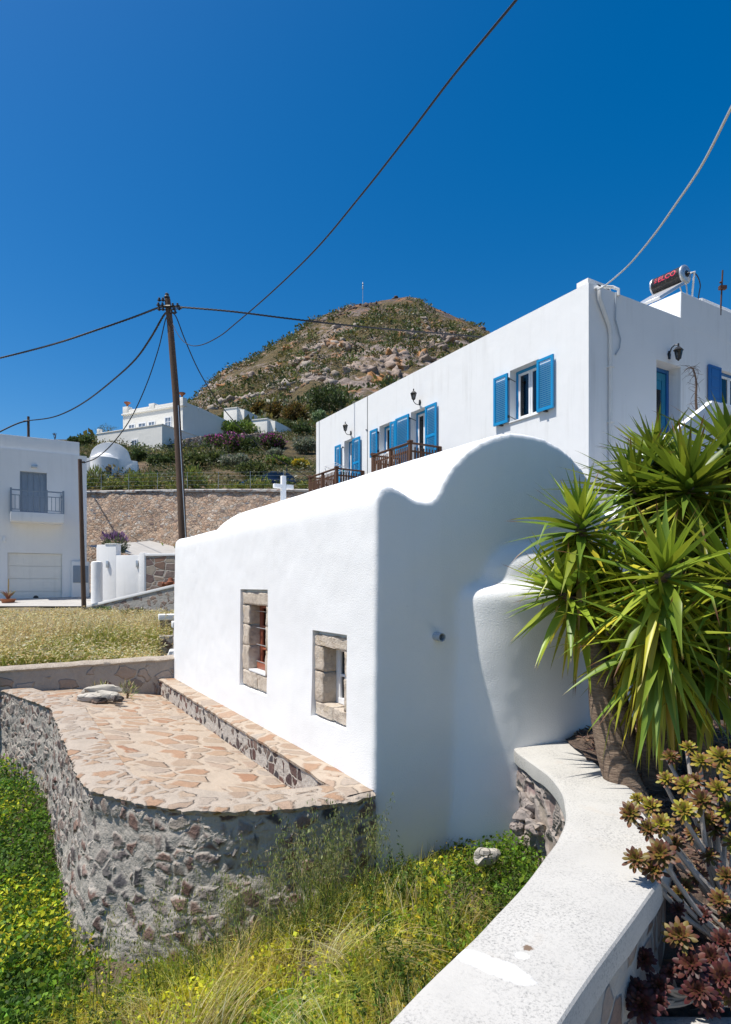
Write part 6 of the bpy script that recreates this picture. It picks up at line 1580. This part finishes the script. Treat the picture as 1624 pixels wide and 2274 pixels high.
# ------------------------------------------------------------------ yucca
TINT = 1.0
def yucca_head(mb, c, axis, n, L0, rr, wid=.070, tmax=158, tmin=6):
    n = int(n * 1.25); L0 *= 1.16
    axis = Vector(axis).normalized(); u = axis.orthogonal().normalized(); w = axis.cross(u)
    for k in range(n):
        f = (k + .5) / n; th = RAD(tmin + (tmax - tmin) * f ** .82 + rr.uniform(-6, 6)); ph = k * 2.39996 + rr.uniform(-.2, .2)
        d = axis * math.cos(th) + (u * math.cos(ph) + w * math.sin(ph)) * math.sin(th)
        L = L0 * (.62 + .45 * min(1, f * 3)) * rr.uniform(.82, 1.12); wd = wid * rr.uniform(.8, 1.12) * (.68 + .32 * min(1, f * 3))
        sag = (.10 + 1.1 * f * f) * rr.uniform(.5, 1.25) * (1 if rr.random() > .12 else 2.2)
        old = f > .80 and rr.random() < .30
        if old: col = rr.choice([(.26, .15, .06), (.34, .22, .08), (.42, .32, .05)])
        elif f > .55: col = rr.choice([(.38, .40, .03), (.48, .45, .035), (.28, .34, .03), (.56, .48, .04)])
        else: col = rr.choice([(.18, .28, .03), (.25, .34, .032), (.33, .39, .035)])
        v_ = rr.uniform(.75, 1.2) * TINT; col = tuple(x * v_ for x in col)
        p = c - axis * (.26 * f) ; seg = 8; pts = []; dd_ = d.copy(); st = L / seg
        kink = rr.randrange(3, 7) if rr.random() < .10 and f > .3 else -1
        for i in range(seg + 1):
            pts.append(p.copy()); dd_ = (dd_ + Vector((0, 0, -1)) * sag * (.05 + .16 * i / seg)).normalized()
            if i == kink: dd_ = (dd_ + Vector((0, 0, -1.6))).normalized()
            p = p + dd_ * st
        vs = []; cs = []
        tipt = rr.choice((.95, .93, .9, .84, .97))
        side = d.cross(Vector((0, 0, 1)));
        if side.length < .1: side = u.copy()
        side.normalize(); side = (Matrix.Rotation(rr.uniform(-.5, .5), 3, d) @ side)
        for i, q in enumerate(pts):
            t = i / seg; hw = wd * .5 * (.50 + .5 * math.sin(math.pi * min(1, t * 1.25 + .10))) * (1 - max(0, (t - .45) / .55) ** 1.8)
            tg = (pts[min(i + 1, seg)] - pts[max(i - 1, 0)]).normalized(); nn_ = side.cross(tg).normalized()
            vs += [q - side * hw + nn_ * hw * .42, q, q + side * hw + nn_ * hw * .42]
            tip = t > tipt
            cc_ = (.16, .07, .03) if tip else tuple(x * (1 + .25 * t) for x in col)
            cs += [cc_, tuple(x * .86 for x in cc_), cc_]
        b = len(mb.v); mb.v.extend(vs); mb.c.extend(cs)
        for i in range(seg):
            for j in range(2): mb.f.append((b + 3 * i + j, b + 3 * i + j + 1, b + 3 * i + 4 + j, b + 3 * i + 3 + j))
yu = thing('yucca_tree', V(1.84, 4.45, -1.7), 'large multi headed yucca with a swollen grey trunk beside the apse and garden wall', 'yucca')
rr = random.Random(17)
def barkmat():
    t = NT('yucca_bark'); p = t.pos()
    c = t.ramp(t.noise(t.scale(p, (14, 14, 70)), 1.0, 5, .65).outputs['Fac'], [(.3, (.10, .065, .045)), (.55, (.24, .17, .12)), (.75, (.34, .26, .19))])
    t.bump(t.noise(t.scale(p, (10, 10, 60)), 1.0, 5, .7).outputs['Fac'], .03); return t.set(Base_Color=c, Roughness=.95)
M['bark'] = barkmat()
b = MB(); tb = [at(1400, 1790, 4.35), at(1385, 1740, 4.38), at(1362, 1680, 4.42), at(1344, 1600, 4.46), at(1335, 1530, 4.48), at(1337, 1480, 4.48), at(1341, 1462, 4.48)]
tb = catmull(tb, 5); rad = [np.interp(i / (len(tb) - 1), [0, .2, .45, .7, .88, .95, 1], [.150, .122, .098, .088, .080, .068, .040]) for i in range(len(tb))]
b.tube(tb, [r * (1 + .05 * mnoise.noise(p * 9)) for p, r in zip(tb, rad)], 22); b.build('trunk', M['bark'], yu, smooth=True)
HEADS = [  # px centre, depth, axis, leaves, length
    ((1288, 1152), 4.62, (-.12, -.15, 1), 74, .52), ((1243, 1312), 4.60, (-.75, -.15, .55), 66, .54),
    ((1530, 1062), 4.75, (-.10, -.25, 1), 100, .62), ((1478, 1262), 4.00, (-.10, -.55, .85), 54, .58),
    ((1485, 1405), 4.06, (.05, -.55, .5), 60, .60), ((1408, 1075), 5.15, (-.2, -.1, 1), 76, .58),
    ((1628, 985), 5.0, (.15, -.1, 1), 70, .60), ((1650, 1270), 4.25, (.25, -.4, .7), 90, .62),
    ((1575, 1180), 4.9, (.1, -.4, .8), 84, .58), ((1420, 1250), 4.95, (-.2, -.2, .8), 76, .55),
    ((1452, 1012), 5.3, (-.3, -.1, 1), 70, .54), ((1600, 1470), 4.35, (.2, -.5, .4), 84, .60), ((1335, 1290), 4.62, (-.2, -.3, .2), 46, .42)]
fork = tb[-4]; base2 = V(2.25, 4.65, -1.75)
for k, ((x, y), D, axd, n, L0) in enumerate(HEADS):
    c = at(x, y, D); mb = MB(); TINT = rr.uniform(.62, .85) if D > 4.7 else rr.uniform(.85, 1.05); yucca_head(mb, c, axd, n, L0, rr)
    src = fork if k in (0, 1, 11) else base2 + V(rr.uniform(-.12, .15), rr.uniform(-.1, .15), 0)
    br = MB(); axv = Vector(axd).normalized(); e = c - axv * .30
    m1 = src.lerp(e, .45) + V(rr.uniform(-.08, .08), .06, -.03); pts = catmull([src, m1, e, c - axv * .02], 6)
    br.tube(pts, [.058 - .02 * i / len(pts) for i in range(len(pts))], 10); bo = br.build('branch', M['bark'], yu, smooth=True)
    if k in (0, 3, 4, 7, 8, 9, 10):
        yucca_head(mb, c - axv * .10, (rr.uniform(-.15, .15), -.30, 1), 24 if k == 0 else 36, .64 if k else .48, rr, tmin=112, tmax=172)
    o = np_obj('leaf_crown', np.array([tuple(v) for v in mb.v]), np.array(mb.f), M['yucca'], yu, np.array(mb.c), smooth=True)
b = MB(); b.tube([V(2.22, 4.62, -1.9), V(2.20, 4.64, -1.5), V(2.2, 4.7, -.9)], [.10, .085, .065], 14); b.build('trunk', M['bark'], yu, smooth=True)
b = MB(); b.tube([V(2.55, 4.5, -2.0), V(2.5, 4.55, -1.3), V(2.45, 4.6, -.6)], [.11, .09, .07], 14); b.build('trunk', M['bark'], yu, smooth=True)

# ------------------------------------------------------------------ aeonium succulents
def rosette(mb, c, axis, R, rr, tone):
    axis = Vector(axis).normalized(); u = axis.orthogonal().normalized(); w = axis.cross(u); n = 40; R = R * .80
    for k in range(n):
        f = (k + .5) / n; ph = k * 2.39996; th = RAD(14 + 84 * f + rr.uniform(-9, 9))
        d = axis * math.cos(th) + (u * math.cos(ph) + w * math.sin(ph)) * math.sin(th)
        tang = (u * -math.sin(ph) + w * math.cos(ph)); nn_ = tang.cross(d)
        L = R * (.32 + .72 * f ** .6) * rr.uniform(.85, 1.12); wd = R * (.085 + .075 * f) * rr.uniform(.85, 1.1); p0 = c + axis * (.05 * R * (1 - f)) - axis * R * .1 * f
        if tone == 'sun': ci = (.14, .19, .02); ct = rr.choice([(.28, .24, .02), (.22, .11, .022), (.17, .05, .03), (.30, .20, .022)])
        elif tone == 'mix': ci = (.13, .14, .02); ct = rr.choice([(.11, .020, .018), (.15, .045, .022), (.085, .015, .02), (.16, .10, .018)])
        else: ci = (.08, .05, .018); ct = rr.choice([(.055, .008, .014), (.08, .013, .018), (.11, .028, .022), (.04, .007, .013)])
        v_ = rr.uniform(.75, 1.25); rows = [(0, .18, 0), (.3, .46, .0), (.58, .86, -.02), (.76, 1.0, -.05), (.90, .70, -.08), (1.0, .06, -.11)]; vs = []; cs = []
        for t, ww, dz in rows:
            q = p0 + d * L * t + nn_ * L * dz * -1.0
            cc_ = tuple((a * (1 - t) + b_ * t) * v_ for a, b_ in zip(ci, ct))
            vs += [q - tang * wd * ww + nn_ * wd * .25 * ww, q, q + tang * wd * ww + nn_ * wd * .25 * ww]; cs += [cc_] * 3
        b = len(mb.v); mb.v.extend(vs); mb.c.extend(cs)
        for i in range(5):
            for j in range(2): mb.f.append((b + 3 * i + j, b + 3 * i + j + 1, b + 3 * i + 4 + j, b + 3 * i + 3 + j))
AE = [
 ('tall branching succulent with yellow and green rosettes leaning over the coping', (1.98, 3.22), [(1402, 1806, 3.05, .085, 'mix'), (1445, 1790, 3.15, .075, 'sun'), (1417, 1775, 3.2, .06, 'sun'), (1470, 1832, 3.0, .085, 'sun'), (1522, 1744, 3.2, .09, 'sun'), (1560, 1778, 3.1, .10, 'mix'), (1597, 1752, 3.2, .09, 'sun'), (1603, 1682, 3.3, .11, 'sun'), (1480, 1730, 3.3, .07, 'sun'), (1520, 1800, 3.05, .09, 'sun'), (1635, 1720, 3.2, .10, 'sun'), (1560, 1690, 3.5, .09, 'sun'), (1490, 1680, 3.6, .075, 'mix'), (1545, 1735, 3.4, .08, 'mix'), (1620, 1800, 3.2, .09, 'sun'), (1440, 1840, 3.0, .07, 'mix'), (1575, 1820, 3.2, .08, 'mix'), (1530, 1660, 3.6, .07, 'sun')]),
 ('middle succulent with dark red rosettes at the coping corner', (2.02, 3.05), [(1412, 1908, 2.85, .080, 'mix'), (1468, 1896, 2.85, .10, 'mix'), (1452, 1930, 2.85, .085, 'mix'), (1508, 1985, 2.95, .06, 'mix'), (1522, 1970, 3.05, .07, 'mix'), (1576, 1900, 3.1, .07, 'mix'), (1614, 1945, 3.0, .075, 'mix'), (1506, 2020, 2.9, .05, 'dark'), (1540, 1850, 3.2, .075, 'mix'), (1590, 1840, 3.2, .08, 'mix'), (1500, 1872, 3.05, .07, 'mix'), (1550, 1945, 3.1, .07, 'mix'), (1600, 2000, 2.95, .075, 'mix'), (1560, 2030, 2.95, .065, 'dark'), (1630, 1870, 3.1, .08, 'sun')]),
 ('low succulent with purple rosettes over the shaded soil at lower right', (1.80, 2.92), [(1510, 2078, 2.75, .095, 'mix'), (1535, 2140, 2.7, .10, 'dark'), (1580, 2126, 2.8, .09, 'dark'), (1608, 2090, 2.85, .085, 'dark'), (1606, 2170, 2.7, .10, 'dark'), (1550, 2200, 2.65, .095, 'dark'), (1575, 2230, 2.65, .08, 'dark'), (1630, 2210, 2.7, .09, 'mix'), (1620, 2040, 2.95, .07, 'mix')]),
 ('dark purple succulent growing against the garden wall at lower right', (1.66, 2.88), [(1430, 2130, 2.72, .075, 'dark'), (1462, 2190, 2.66, .075, 'dark'), (1418, 2200, 2.6, .075, 'dark'), (1425, 2232, 2.55, .10, 'dark'), (1462, 2226, 2.6, .065, 'dark'), (1405, 2215, 2.6, .07, 'dark'), (1488, 2160, 2.75, .05, 'dark')])]
M['aestem'] = plain('grey_succulent_stem', (.30, .27, .24), .8, .2, 30, .003)
rr = random.Random(23)
for lab, (bx, by), rs in AE:
    bz = float(bed_h([bx], [by])[0]); t = thing('aeonium', V(bx, by, bz), lab, 'succulent')
    hub = V(bx, by, bz + .12); st = MB(); st.tube([V(bx + .02, by + .02, bz - .05), hub], [.030, .026], 8)
    for (x, y, D, R, tone) in rs:
        c = at(x, y, D); ax = ((c - hub).normalized() * .5 + V(-.15, -.75, .6)).normalized()
        e = c - ax * R * .15; mid = hub.lerp(e, .5) + V(rr.uniform(-.08, .08), rr.uniform(-.04, .06), -.07)
        pts = catmull([hub, hub.lerp(mid, .6) + V(0, 0, -.02), mid, e - ax * .06, e], 4); st.tube(pts, [.016 - .007 * i / len(pts) for i in range(len(pts))], 7)
        mb = MB(); rosette(mb, c, ax, R, rr, tone)
        np_obj('rosette', np.array([tuple(v) for v in mb.v]), np.array(mb.f), M['succ'], t, np.array(mb.c), smooth=True)
    st.build('stem', M['aestem'], t, smooth=True)
